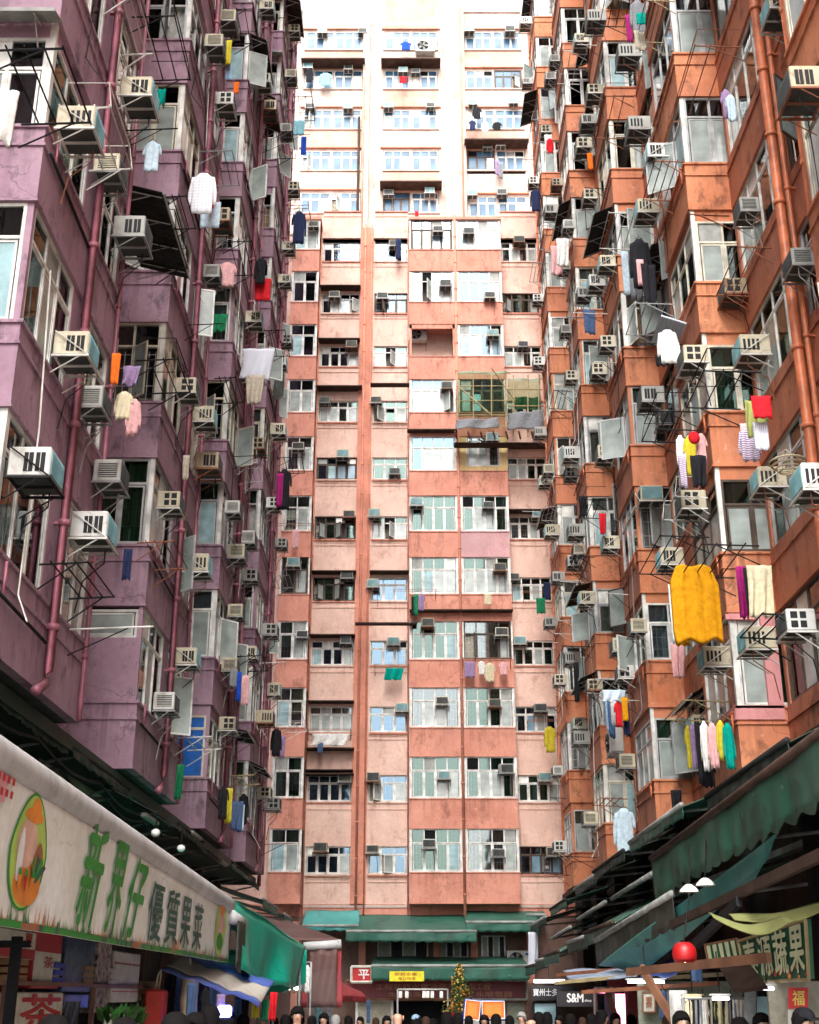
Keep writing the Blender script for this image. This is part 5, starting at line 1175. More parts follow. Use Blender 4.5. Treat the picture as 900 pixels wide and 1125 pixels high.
for k, (y0, y1, X, z, mt) in enumerate(((15.5, 20.3, 4.75, 4.80, 'awning_dark'), (20.6, 26.0, 4.45, 4.72, 'awning_green'), (26.3, 31.0, 4.4, 4.60, 'awning_dark'), (31.2, 35.5, 4.5, 4.55, 'awning_dark'), (35.8, 40.0, 4.3, 4.3, 'awning_green'), (40.3, 45.5, 4.2, 4.1, 'awning_dark'))):
    canopy([(5.75, y0, z+.48), (5.75, y1, z+.48), (X, y1, z), (X, y0+.2, z+.03)], mt, '%s upper awning right below the orange bays counted from the camera' % (['nearest', 'second'] + L5)[k], 'awning', 'shop_awning', .03, .16, None, (.045, 'sheet_pale' if k % 2 else 'sheet_roof'), 'upper awnings on the right')
for k, (y0, y1, X, z) in enumerate(((24, 29, 4.5, 3.95), (30, 35, 4.5, 3.85), (36, 41, 4.4, 3.6))):
    canopy([(5.75, y0, z+.5), (5.75, y1, z+.5), (X, y1, z-.1), (X, y0, z)], 'awning_dark', '%s rolled dark canopy between the two awning rows on the right' % ('nearest', 'middle', 'farthest')[k], roller=(.05, 'sheet_pale'))
o = canopy([P(806, 945, Y=13.2)+Vector((.5, 0, .3)), P(800, 975, Y=14.2)+Vector((.3, 0, .1)), P(706, 1068, Y=21), P(657, 1060, Y=23)], 'awning_teal', 'pale teal slanting tarpaulin below the green awnings on the right', 'tarpaulin', 'teal_tarpaulin', .03)
def beam(x0, y0, Y0, x1, y1, Y1, r_, mat, name, label, cat):
    b = MB(); a = P(x0, y0, Y=Y0); c = P(x1, y1, Y=Y1); d = (c-a); T = Matrix.Translation(a) @ d.to_track_quat('Y', 'Z').to_matrix().to_4x4(); b.box((-r_*.6, 0, -r_), (r_*.6, d.length, r_), mat, T); return tag(b.build(name), label, cat)
beam(738, 1016, 17.3, 905, 938, 10.6, .05, 'sheet_brown', 'steel_beam', 'long brown beam crossing below the nearest right awning', 'beam')
beam(762, 1040, 16, 812, 990, 13.5, .05, 'black_steel', 'steel_beam', 'short black slanting beam under the teal tarpaulin', 'beam')
beam(690, 1068, 18, 845, 1052, 13.5, .05, 'wood', 'steel_beam', 'low brown horizontal beam behind the red lamp shade', 'beam')
beam(704, 1062, 18, 748, 1135, 17.5, .05, 'wood', 'wooden_prop', 'thick leaning wooden prop on the right stalls', 'pole')
beam(666, 1085, 24, 682, 1135, 24, .05, 'wood', 'wooden_prop', 'thin leaning wooden prop left of the thick prop', 'pole')
for k, (x0, y0, x1, y1, Y_) in enumerate(((612, 1071, 700, 1063, 22), (610, 1080, 760, 1066, 20), (640, 1090, 790, 1080, 18), (690, 1077, 800, 1070, 18))):
    beam(x0, y0, Y_+3, x1, y1, Y_, .028, 'bamboo' if k % 2 else 'rusty_steel', 'awning_pole', '%s of four thin poles stretched across the right stalls' % ('topmost', 'second', 'lowest', 'third')[k], 'pole')
canopy([P(618, 1066, Y=27), P(704, 1060, Y=22), P(700, 1072, Y=20), P(628, 1078, Y=24)], 'cbc_dim', 'blue and white checked stall cover beside the wooden prop', 'cover', 'stall_cover', .04)
canopy([P(700, 1062, Y=23), P(742, 1052, Y=20), P(745, 1070, Y=18), P(704, 1076, Y=20)], 'tarp_blue', 'crumpled blue plastic cover right of the wooden prop', 'cover', 'stall_cover', .06)
for k, (x0, y0, x1, y1, d0) in enumerate(((800, 1004, 905, 990, 4), (778, 1002, 862, 1006, 9))):
    a = P(x0, y0, Y=13.5); c = P(x1, y1, Y=12.5); rows = []
    for i in range(6): rows.append([a*(1-u)+c*u+Vector((0, -.05*i, -.012*i-(.010*d0+.010*i)*math.sin(PI*u)+.008*math.sin(u*9+i))) for u in [j/24 for j in range(25)]])
    b = MB(); b.grid(rows, 'tarp_yellow', (0, 0, -.01)); tag(b.build('draped_cloth'), '%s sagging olive yellow cloth draped above the green fruit signboard' % ('upper long', 'lower short')[k], 'cloth')
# ---- right fruit signboard
def quadboard(name, label, bl, br, tl, tr, mat, cat='signboard', frame=None, th=.05, group=None):
    bl, br, tl, tr = map(Vector, (bl, br, tl, tr)); n = (br-bl).cross(tl-bl).normalized()
    o = empty(name, Matrix.Identity(4), label, cat, group); b = MB(); vs = [bl, br, tr, tl]; vs = vs+[v-n*th for v in vs]
    b.add(vs, [(0, 1, 2, 3), (7, 6, 5, 4), (0, 4, 5, 1), (1, 5, 6, 2), (2, 6, 7, 3), (3, 7, 4, 0)], mat); b.build('panel', o)
    if frame:
        b = MB(); 
        for (a, c) in ((bl, br), (br, tr), (tr, tl), (tl, bl)): b.tube([a+n*.01, c+n*.01], frame[0], frame[1], 5)
        b.build('frame', o)
    def at(u, v, pr=.008): return (bl*(1-u)+br*u)*(1-v)+(tl*(1-u)+tr*u)*v+n*pr
    return o, at
plain('sign_green', (.015, .10, .05), .5); plain('sign_cream', (.62, .66, .42), .5); plain('sign_dark_red', (.16, .015, .02), .5); plain('sign_yellow', (.80, .72, .02), .5); plain('sign_black', (.012, .012, .014), .4)
for m_, e in (('sign_green', 0), ):
    pass
o, at = quadboard('fruit_signboard', 'green fruit shop signboard with four cream Chinese characters', P(822, 1080, Y=15.6), P(890, 1076, Y=13.6), P(812, 1034, Y=15.6), P(886, 1010, Y=13.6), 'sign_green', frame=(.02, 'bamboo'))
for i, ch in enumerate('泰源蔬果'):
    letters(ch, 'sign_cream', lambda u, v, i=i: at(.05+i*.235+u*.20, .14+v*.80, .012), o, bold=.02)
rr = random.Random(3); b = MB()
for k in range(26):
    u = .12+rr.random()*.84; v = .02+rr.random()*.2; r_ = rr.uniform(.03, .055)
    b.add([at(u+r_*.5*math.cos(a*PI/4), v+r_*1.2*math.sin(a*PI/4)*.9+.02, .009+k*.0001) for a in range(8)], [list(range(8))], rr.choice(('print_red', 'print_orange', 'print_orange', 'leaf_green')))
b.build('printed_fruit', o)
o, at = quadboard('striped_signboard', 'narrow faded signboard of cream strips left of the fruit signboard', P(780, 1062, Y=16.4), P(816, 1056, Y=15.8), P(775, 1038, Y=16.4), P(810, 1031, Y=15.8), 'sign_green', frame=(.015, 'wood'))
b = MB()
for k in range(5): b.add([at(.04+k*.19, .03), at(.12+k*.19, .03), at(.16+k*.19, .95), at(.03+k*.19, .95)], [[0, 1, 2, 3]], 'sign_cream')
b.build('cream_strips', o)
o, at = quadboard('tilted_board', 'grey tilted ceiling board below the fruit signboard', P(805, 1088, Y=14.8), P(842, 1083, Y=14.2), P(788, 1060, Y=15.6), P(822, 1057, Y=15.2), 'sheet_brown', 'board')
# red lamp
q = P(752, 1047, Y=14); o = empty('red_lamp', q, 'red round market lamp shade hanging over the right stalls', 'lamp'); b = MB()
prof = [(.03, .11), (.06, .107), (.095, .085), (.12, .05), (.13, .0), (.125, -.05), (.105, -.09)]
rows = [[(r_*math.cos(a*PI/10), r_*math.sin(a*PI/10), z) for a in range(21)] for (r_, z) in prof]; plain('shade_red', (.36, .006, .008), .45); b.grid(rows, 'shade_red', (0, 0, -.005)); b.build('lamp_shade', o)
b = MB(); b.ball((0, 0, -.05), .045, 'led_warm'); b.build('bulb', o); b = MB(); b.tube([(0, 0, .11), (.1, 0, .6)], .008, 'cable', 5); b.build('cord', o)
# shops in the right row
def panel(name, label, cat, x0, y0, x1, y1, Y, mat, txt=None, tm=None, th=.05, tb=(.1, .1, .9, .9), frame=None, dy=0, zmin=None, bold=.01):
    q = [P(x0, y1, Y=Y), P(x1, y1, Y=Y+dy), P(x0, y0, Y=Y), P(x1, y0, Y=Y+dy)]
    if zmin is not None: q[0].z = zmin; q[1].z = zmin
    o, at = quadboard(name, label, *q, mat, cat, frame, th)
    if txt:
        for (s, a, b_, c, d) in (txt if isinstance(txt, list) else [(txt, *tb)]): letters(s, tm, lambda u, v: at(a+(c-a)*u, b_+(d-b_)*v), o, bold=bold)
    return o, at
panel('shop_wall', 'cream lit shop wall behind the red fortune sign', 'wall', 843, 1078, 915, 1125, 14.6, 'curtain_0', zmin=0)
panel('fortune_sign', 'red square fortune sign with a gold character', 'sign', 866, 1085, 888, 1108, 14.2, 'print_red', '福', 'print_gold', .01, (.2, .15, .8, .85), bold=.02)
panel('wall_calendar', 'cream calendar sheet below the red fortune sign', 'calendar', 866, 1109, 890, 1140, 14.25, 'carton_white', th=.01)
panel('poster', 'pale green poster left of the red fortune sign', 'poster', 832, 1095, 848, 1140, 15.2, 'board_teal', th=.01)
panel('poster', 'pale green notice with blue dots beside the tilted board', 'poster', 818, 1086, 831, 1140, 15.4, 'curtain_5', th=.01)
panel('shop_wall', 'dim olive shop partition behind the clothes rack on the right', 'wall', 700, 1078, 815, 1125, 20, 'curtain_2', zmin=0)
panel('framed_picture', 'framed brown print on the wall right of the red shop', 'picture', 706, 1090, 720, 1112, 19.8, 'carton_white', '壽', 'print_brown', .02, (.25, .2, .75, .8), frame=(.015, 'wood'))
panel('shop_column', 'glossy red shop column beside the pink lit shop', 'column', 690, 1078, 700, 1130, 24, 'awning_red', zmin=0, th=.4)
panel('shop_fascia', 'red shop fascia above the pink lit shop', 'fascia', 668, 1076, 692, 1084, 24, 'awning_red')
panel('lit_showcase', 'glowing pink panel standing for the lit inside of the red shop', 'showcase', 676, 1092, 690, 1125, 26, 'led_pink')  # flat glowing panel added for the pink light inside the shop
panel('shop_grille_door', 'pale shop shutter left of the glowing pink panel', 'shutter', 653, 1086, 674, 1130, 24.5, 'curtain_0', zmin=0, frame=(.03, 'white_frame'))
panel('shop_sign', 'black shop sign with white Latin letters on the right', 'sign', 612, 1089, 652, 1106, 30, 'sign_black', [('S&M', .28, .3, .72, .85), ('shop', .76, .28, .95, .48)], 'print_white', bold=.03)
panel('shop_sign', 'black shop sign with white Chinese characters under a white tube', 'sign', 584, 1083, 630, 1099, 38, 'sign_black', '寶州士多', 'print_white', tb=(.04, .3, .62, .8), bold=.01)
panel('shop_window', 'dim shop window below the black Chinese sign', 'window', 586, 1101, 612, 1125, 38.2, 'board_teal', zmin=.4, frame=(.04, 'black_steel'))
panel('shop_wall', 'dark shop front behind the two black signs', 'wall', 580, 1080, 660, 1125, 38.6, 'sheet_brown', zmin=0)
for k, (x0, x1, y, Y, m_, lab) in enumerate(((587, 620, 1078, 37.4, 'led_white', 'white fluorescent tube above the black Chinese shop sign'), (783, 801, 1097, 15, 'led_white', 'right bright tube lamp over the clothes rack'), (753, 771, 1097, 16, 'led_warm', 'left bright warm tube lamp over the clothes rack'), (838, 850, 1086, 14.4, 'led_white', 'small white tube lamp by the pale green poster'), (690, 730, 1079, 19, 'led_white', 'long thin tube lamp above the framed print'), (648, 668, 1090, 24, 'led_pink', 'pink tube lamp in the red shop'))):
    a = P(x0, y, Y=Y); c = P(x1, y, Y=Y); o = empty('tube_lamp', a, lab, 'lamp'); b = MB(); b.tube([(0, 0, 0), (c.x-a.x, 0, c.z-a.z)], .016 if k else .04, m_, 8); b.build('tube', o)
    b = MB(); b.box((-.03, .02, .03), (c.x-a.x+.03, .06, .05), 'casing_grey'); b.tube([((c.x-a.x)/2, .05, .07), ((c.x-a.x)/2, .05, .5)], .008, 'cable', 4); b.build('holder', o)
for i in range(12):
    x = 757+i*5.2; hg(('shirt', 'sheet', 'towel')[i % 3], ('ccr', 'cb', 'cgy', 'cw', 'cbe', 'cb', 'colv')[i % 7], x, 1098, 7, 34, Y=15.8, who=lambda q: 'on the rack under the tube lamps')
b = MB(); a = P(750, 1097, Y=15.8); c = P(822, 1097, Y=15.8); b.tube([a, c], .015, 'grey_steel', 6); b.tube([a, (a.x, a.y, 0)], .02, 'grey_steel', 6); b.tube([c, (c.x, c.y, 0)], .02, 'grey_steel', 6); tag(b.build('clothes_rail'), 'steel clothes rail under the bright tube lamps on the right', 'rail')
hg('sheet', 'cw', 745, 1088, 20, 44, Y=17, who=lambda q: 'beside the thick wooden prop')
hg('sheet', 'cws', 586, 1024, 11, 34, Y=44, who=lambda q: 'hung at the right end of the back awnings')
for k, y_ in enumerate((0,)):
    p = P(757, 990, Y=15.5)
    for i, (x, y) in enumerate(((757, 977), (775, 970))):
        q = P(x, y, Y=15.2); b = MB(); rows = [[(q_*math.cos(a_*PI/8), q_*math.sin(a_*PI/8), w_) for a_ in range(17)] for (q_, w_) in ((.02, .06), (.05, .045), (.10, .0), (.115, -.03))]; b.grid(rows, 'board_white', (0, 0, -.004)); b.ball((0, 0, -.02), .03, 'curtain_1'); b.tube([(0, 0, .05), (.05, 0, .5)], .008, 'cable', 4); o = b.build('white_lamp_shade'); o.location = q; tag(o, '%s white lamp shade below the stained green valance' % ('left', 'right')[i], 'lamp')
# ---- back row awnings and signs
def bcan(x0, x1, y0, y1, Yo, mat, lab, val=.25, roll='sheet_pale', Yi=49.6):
    a = P(x0, y1, Y=Yo); c = P(x1, y1, Y=Yo); zt = P(x0, y0, Y=Yi).z
    return canopy([(c.x+.1, Yi, zt), (a.x-.1, Yi, zt), a, c], mat, lab, 'awning', 'shop_awning', .03, val, None, (.05, roll), None, .2) if False else canopy([(a.x, Yi, zt), (c.x, Yi, zt), c, a], mat, lab, 'awning', 'shop_awning', .03, val, None, (.05, roll), None, .2)
bcan(332, 394, 1000, 1018, 48.2, 'awning_teal', 'leftmost upper green awning on the pink block', .12)
bcan(380, 524, 1005, 1024, 47.6, 'awning_green', 'wide upper green awning in the middle of the pink block', .3)
bcan(512, 592, 1001, 1014, 48.0, 'awning_green', 'right upper green awning on the pink block', .28)
bcan(578, 600, 1001, 1006, 48.8, 'awning_green', 'short green awning at the right corner of the pink block', .1)
bcan(408, 581, 1051, 1062, 47.0, 'awning_green', 'lower wide green awning above the dark red signboards', .42)
q = P(571, 1055, Y=48.9); place_ac('fan', (q.x, 49.6, q.z-.3), 'front', 'between the green awnings of the back block', s=1.05)
panel('long_signboard', 'left dark red signboard with faded lettering below the green awning', 'signboard', 380, 1077, 497, 1098, 48.0, 'sign_dark_red', [('工程裝修水電冷氣', .28, .5, .95, .82), ('免費報價', .4, .12, .7, .38)], 'print_brown', frame=(.04, 'wood'))
panel('long_signboard', 'right dark red signboard with faded lettering below the green awning', 'signboard', 499, 1077, 579, 1098, 48.0, 'sign_dark_red', [('小型工程', .1, .5, .5, .85), ('水喉電器', .3, .12, .8, .42)], 'print_brown', frame=(.04, 'sheet_pale'))
panel('yellow_sign', 'bright yellow signboard hanging on the green valance', 'sign', 428, 1067, 466, 1078, 46.7, 'sign_yellow', [('新鮮水果', .15, .52, .8, .88), ('每日特價', .25, .1, .75, .42)], 'print_red', .02, bold=.0)
panel('red_sign', 'red signboard with one white character left of the green awning', 'sign', 386, 1062, 409, 1079, 47.4, 'print_red', '平', 'print_white', .04, (.35, .2, .85, .8), frame=(.05, 'carton_white'), bold=.02)
panel('dark_entrance', 'black panel painted as the shaded shop entrance in the centre of the back row', 'entrance', 430, 1100, 503, 1130, 48.9, 'black', zmin=0)  # flat black panel stands in for the shade inside the doorway
panel('shop_shutter', 'cream folding shutter left of the dark entrance', 'shutter', 392, 1099, 431, 1130, 48.3, 'curtain_0', zmin=0, frame=(.05, 'white_frame'))
panel('shop_window', 'pale shop window right of the orange boxes', 'window', 556, 1100, 578, 1125, 48.3, 'curtain_2', zmin=.3, frame=(.05, 'wood'))
panel('leaning_board', 'red and white board leaning at the right side of the entrance', 'board', 498, 1097, 504, 1122, 44, 'print_red', zmin=0, dy=.5)
for i, x in enumerate((440, 447, 466, 470, 475, 485)):
    q = P(x, 1091, Y=45); o = empty('hanging_lamp', q, '%s from left of the small white lamps hung before the red signboard' % ORD[i].replace('lowest', 'first'), 'lamp'); b = MB(); b.rbox((-.06, -.06, -.16), (.06, .06, .06), 'board_white', .02); b.build('lamp_shade', o); b = MB(); b.tube([(0, 0, .06), (0, 0, .2)], .006, 'cable', 4); b.build('cord', o)
b = MB(); a = P(437, 1087, Y=45); c = P(492, 1087, Y=45); b.tube([a, c], .03, 'casing_white', 6); b.tube([a, (a.x, a.y, 0)], .03, 'grey_steel', 6); b.tube([c, (c.x, c.y, 0)], .03, 'grey_steel', 6); tag(b.build('lamp_rail'), 'thin white rail carrying small lamps in front of the red signboard', 'rail')
# kumquat tree
q = P(505, 1096, Y=43); o = empty('kumquat_tree', Vector((q.x, 43, 0)), 'tall potted kumquat tree with yellow fruit before the signboards', 'tree'); rr = random.Random(9)
b = MB(); b.tube([(0, 0, 0), (0, 0, .1), (0, 0, .6)], [.28, .34, .4], 'print_red', 12); b.build('pot', o)
b = MB(); b.tube([(0, 0, .55), (.03, .02, 1.6), (0, 0, 2.7)], [.06, .05, .015], 'wood', 7)
for k in range(26): zz = 1.45+k*.045; a = k*2.4; l = .42*(2.85-zz)/1.4; b.tube([(0, 0, zz), (l*math.cos(a), l*math.sin(a), zz+.15)], [.016, .006], 'wood', 4)
b.build('trunk', o)
b = MB(); f = MB()
for k in range(1900):
    zz = 1.4+1.45*rr.random()**1.25; a = rr.uniform(0, 2*PI); rad = .47*(3.0-zz)/1.6*rr.uniform(.3, 1.05)*(1+.35*math.sin(a*3+zz*7)); c = Vector((rad*math.cos(a), rad*math.sin(a), zz)); s_ = .05
    d1 = Vector((rr.gauss(0, 1), rr.gauss(0, 1), rr.gauss(0, 1))).normalized()*s_; d2 = d1.cross(Vector((rr.random(), rr.random(), 1))).normalized()*s_*.5
    if k % 7 == 0: f.ball(c, .03, 'print_gold' if k % 2 else 'print_orange', 6, 4)
    else: b.add([c-d1, c+d2, c+d1, c-d2], [[0, 1, 2, 3]], 'leaf_green' if k % 4 else 'tarp_yellow')
b.build('crown', o); f.build('fruit', o)
# crates on a trolley
plain('box_orange', (.80, .17, .015), .45); plain('box_blue', (.02, .05, .40), .45)
def plastic_box(x0, y0, x1, y1, Y, tilt, lab, lid=True):
    a = P(x0, y1, Y=Y); c = P(x1, y0, Y=Y); w_ = c.x-a.x; h_ = c.z-a.z
    o = empty('plastic_box', Matrix.Translation(a) @ Matrix.Rotation(tilt, 4, 'Y'), lab, 'box')
    b = MB(); b.rbox((0, 0, 0), (w_, .18, h_), 'box_orange', .03); b.box((.07, -.004, .07), (w_-.07, -.001, h_-.07), 'print_orange'); b.build('tray', o)
    b = MB(); b.rbox((-.03, .18, -.06), (w_+.03, .30, h_+.02), 'box_blue' , .02); b.build('outer_box', o)
    b = MB(); b.rbox((-.01, -.012, -.01), (w_+.01, .01, .012), 'board_white', .004); b.rbox((-.01, -.012, h_-.012), (w_+.01, .01, h_+.01), 'board_white', .004)
    b.rbox((-.01, -.013, .012), (.012, .01, h_-.012), 'board_white', .004); b.rbox((w_-.012, -.013, .012), (w_+.01, .01, h_-.012), 'board_white', .004); b.build('rim', o)
plastic_box(530, 1100, 554, 1119, 30, 0, 'square orange box in a blue box standing on the trolley')
plastic_box(510, 1098, 526, 1119, 30, .12, 'tilted narrow orange box left of the square orange box')
a = P(506, 1120, Y=30); c = P(558, 1120, Y=30); o = empty('market_trolley', Vector(((a.x+c.x)/2, 30.2, 0)), 'grey market trolley under the two orange boxes', 'trolley')
hw = (c.x-a.x)/2; b = MB(); b.rbox((-hw, -.35, a.z-.10), (hw, .4, a.z-.03), 'grey_steel', .01); b.rbox((-hw, -.35, .3), (hw, .4, .36), 'grey_steel', .01); b.build('platform', o)
for sx in (-1, 1):
    for yy_ in (-.3, .35):
        b = MB(); b.tube([(sx*(hw-.05), yy_, .2), (sx*(hw-.05), yy_, a.z-.1)], .02, 'grey_steel', 6); b.build('upright', o); b = MB(); b.tube([(sx*(hw-.05)-.03, yy_, .1), (sx*(hw-.05)+.03, yy_, .1)], .1, 'black', 12); b.build('wheel', o)
# stall tables left and right, piled with goods
for i, (x0, x1, y0, y1) in enumerate(((-3.6, -2.9, 21, 25), (-3.2, -2.2, 26, 31), (3.3, 4.6, 14.5, 19), (3.3, 4.6, 20, 25), (3.3, 4.6, 26, 31))):
    o = empty('stall_table', Vector(((x0+x1)/2, (y0+y1)/2, 0)), '%s market stall table on the %s' % (('nearer', 'farther', 'nearest', 'middle', 'farthest')[i], 'left' if i < 2 else 'right'), 'table')
    hx, hy = (x1-x0)/2, (y1-y0)/2; b = MB(); b.rbox((-hx, -hy, .8), (hx, hy, .86), 'wood', .01); b.build('tabletop', o)
    for sx in (-1, 1):
        for sy in (-1, 1): b = MB(); b.box((sx*hx*.9-.03, sy*hy*.95-.03, 0), (sx*hx*.9+.03, sy*hy*.95+.03, .8), 'wood'); b.build('leg', o)
# ================================================================= PEOPLE
for nm, c in dict(skin=(.50, .29, .20), skin_tan=(.38, .21, .14), hair_black=(.006, .005, .005), hair_brown=(.05, .028, .018), hair_grey=(.30, .29, .28), lips=(.35, .10, .09), eye_white=(.7, .7, .68)).items(): plain(nm, c, .5 if 'skin' in nm else .85, 0, .06, 20, 0, .5 if 'skin' in nm else .12)
def skinned(nodes, edges, root=0, lvl=1):
    me = bpy.data.meshes.new('figure'); me.from_pydata([n[0] for n in nodes], edges, []); o = bpy.data.objects.new('figure', me); C.objects.link(o)
    o.modifiers.new('s', 'SKIN'); 
    for i, n in enumerate(nodes): me.skin_vertices[0].data[i].radius = (n[1], n[2] if len(n) > 2 else n[1]); me.skin_vertices[0].data[i].use_root = (i == root)
    sb = o.modifiers.new('b', 'SUBSURF'); sb.levels = lvl; sb.render_levels = lvl
    bpy.context.view_layer.update(); out = bpy.data.meshes.new_from_object(o.evaluated_get(bpy.context.evaluated_depsgraph_get())); bpy.data.objects.remove(o); return out
def figure(arm):
    """standing 1.70 m figure facing -Y; arm: how far the forearms are raised"""
    n = [((0, 0, .95), .15, .11), ((0, 0, 1.12), .135, .095), ((0, 0, 1.30), .165, .105), ((0, .0, 1.42), .09, .07), ((0, 0, 1.48), .052, .052), ((0, -.01, 1.535), .062, .075), ((0, -.015, 1.60), .074, .092), ((0, -.005, 1.655), .055, .07)]
    e = [(i, i+1) for i in range(7)]
    for s in (-1, 1):
        k = len(n); n += [((s*.17, 0, 1.39), .055), ((s*.215, .01, 1.22), .043), ((s*.235, 0, 1.09), .037)]
        hand = Vector((s*.25, -.06-arm*.16, .86+arm*.30)); el = Vector((s*.235, 0, 1.09)); n += [(tuple(el*.3+hand*.7), .028), (tuple(hand), .024, .018)]
        e += [(3, k), (k, k+1), (k+1, k+2), (k+2, k+3), (k+3, k+4)]; d = (hand-el).normalized(); sd = Vector((0, 1, 0)) if abs(d.y) < .8 else Vector((0, 0, 1))
        sd = (sd-d*sd.dot(d)).normalized(); w_ = k+4
        m0 = len(n); n.append((tuple(hand+d*.055), .028, .014)); e.append((w_, m0))
        for f_ in range(4):
            off = (f_-1.5)*.019; L_ = (.062, .075, .07, .055)[f_]; m = len(n); cur = Vector((-s*1, 0, 0))
            n += [(tuple(hand+d*.085+sd*off), .009), (tuple(hand+d*(.085+L_*.55)+sd*off+cur*.006), .008), (tuple(hand+d*(.085+L_)+sd*off+cur*.022), .007)]; e += [(m0, m), (m, m+1), (m+1, m+2)]
        m = len(n); n += [(tuple(hand+d*.035-sd*.032), .010), (tuple(hand+d*.075-sd*.045+Vector((-s*.012, 0, 0))), .008)]; e += [(w_, m), (m, m+1)]
        k = len(n); n += [((s*.095, 0, .86), .095), ((s*.10, -.005, .50), .058), ((s*.10, .02, .28), .052), ((s*.10, .02, .08), .036), ((s*.105, -.10, .035), .036, .03), ((s*.108, -.16, .03), .03, .022)]
        e += [(0, k)]+[(k+i, k+i+1) for i in range(5)]
    return skinned(n, e, 0, 1)
FIG = [figure(0), figure(.9)]
def sub_inflate(me, test, amt, mat):
    b = MB(); keep = [p for p in me.polygons if all(test(me.vertices[v].co) for v in p.vertices)]; vs = [tuple(v.co+v.normal*amt) for v in me.vertices]
    b.add(vs, [list(p.vertices) for p in keep], mat, None, True); return b
FACE = {}
def person(px_, py_, Y, hair, top, low, face, label, skin='skin', cap=None, hgt=None):
    q = P(px_, py_, Y=Y); s = q.z/1.715; fig = FIG[len(PEOPLE) % 2]
    o = empty('person', Matrix.Translation((q.x, q.y, 0)) @ Matrix.Rotation(face, 4, 'Z') @ Matrix.Scale(s, 4), label, 'person', 'shoppers in the market'); PEOPLE.append(o)
    key = (fig.name, skin)
    if key not in FACE:
        me = fig.copy(); me.materials.clear(); me.materials.append(M[skin]); me.polygons.foreach_set('use_smooth', [True]*len(me.polygons)); FACE[key] = me
        # nose, brow and ears drawn out of the head
        for v in me.vertices:
            c = v.co
            if c.z > 1.5 and c.y < -.06 and abs(c.x) < .03: c.y -= .012*max(0, 1-abs(c.z-1.59)/.05)
    put('body', FACE[key], o)
    b = MB(); b.ball((0, -.088, 1.586), (.012, .022, .02), skin, 8, 6); b.build('nose', o)
    for sx in (-1, 1):
        b = MB(); b.ball((sx*.031, -.083, 1.612), (.013, .008, .007), 'eye_white', 8, 6); b.ball((sx*.031, -.090, 1.612), (.006, .004, .006), 'hair_black', 6, 4); b.build('eye', o)
        b = MB(); b.ball((sx*.074, .0, 1.60), (.012, .022, .032), skin, 8, 6); b.build('ear', o)
    b = MB(); b.ball((0, -.088, 1.552), (.022, .008, .006), 'lips', 8, 5); b.build('mouth', o)
    if hair != 'none':
        rows = []
        for i in range(10):
            t = i/9; rows.append([])
            for j in range(21):
                a = 2*PI*j/20; fr = max(0, -math.sin(a)); bk = max(0, math.sin(a)); low_ = 1.50 if hair != 'hair_grey' else 1.55
                zend = 1.645*fr+(low_)*(1-fr) if fr > 0 else low_-.03*bk; th_ = t*PI/2; z = 1.605+.118*math.cos(th_*.98) if t < .8 else 1.605+.118*math.cos(.8*PI/2*.98)
                hn = .08+.04*math.sin(len(PEOPLE)*2.3); r_ = .092*math.sin(min(1, t*1.25)*PI/2)**.8; z = (1.60+.122*math.cos(min(1, t*1.25)*PI/2)) if t < .8 else 1.60+(zend-1.60)*(t-.8)/.2
                if t < .8 and fr > .3: z = max(z, zend)
                rows[-1].append(((r_*1.14+hn*.05*math.sin(j*7.3+i*2.1+hn*9))*math.cos(a), .004+(.108*r_/.09 if False else 1)*1.17*(r_+hn*.05*math.sin(j*5.1+i*1.7))*math.sin(a)+(.02 if fr > .5 and t > .75 else 0), z+.006*math.sin(j*5+i*3)))
        b = MB(); b.grid(rows, hair, None); b.build('hair', o)
    if cap:
        rows = [[(.092*math.sin(min(1, i/6)*PI/2)*math.cos(2*PI*j/16), .11*math.sin(min(1, i/6)*PI/2)*math.sin(2*PI*j/16), 1.64+.09*math.cos(i/6*PI/2)) for j in range(17)] for i in range(7)]
        b = MB(); b.grid(rows, cap, None); b.grid([[(.08*(j/4-1)*(1-i*.1), -.09-.035*i, 1.645-.01*i) for j in range(9)] for i in range(3)], cap, (0, 0, -.006)); b.build('cap', o)
    sub_inflate(fig, lambda c: .90 < c.z < 1.465 and (abs(c.x) < .20 or c.z > .98), .014, top).build('shirt', o)
    sub_inflate(fig, lambda c: .07 < c.z < .97 and abs(c.x) < .195, .012, low).build('trousers', o)
    for sx in (-1, 1): b = MB(); b.rbox((sx*.105-.048, -.20, 0), (sx*.105+.048, .07, .075), 'black', .025); b.build('shoe', o)
PEOPLE = []
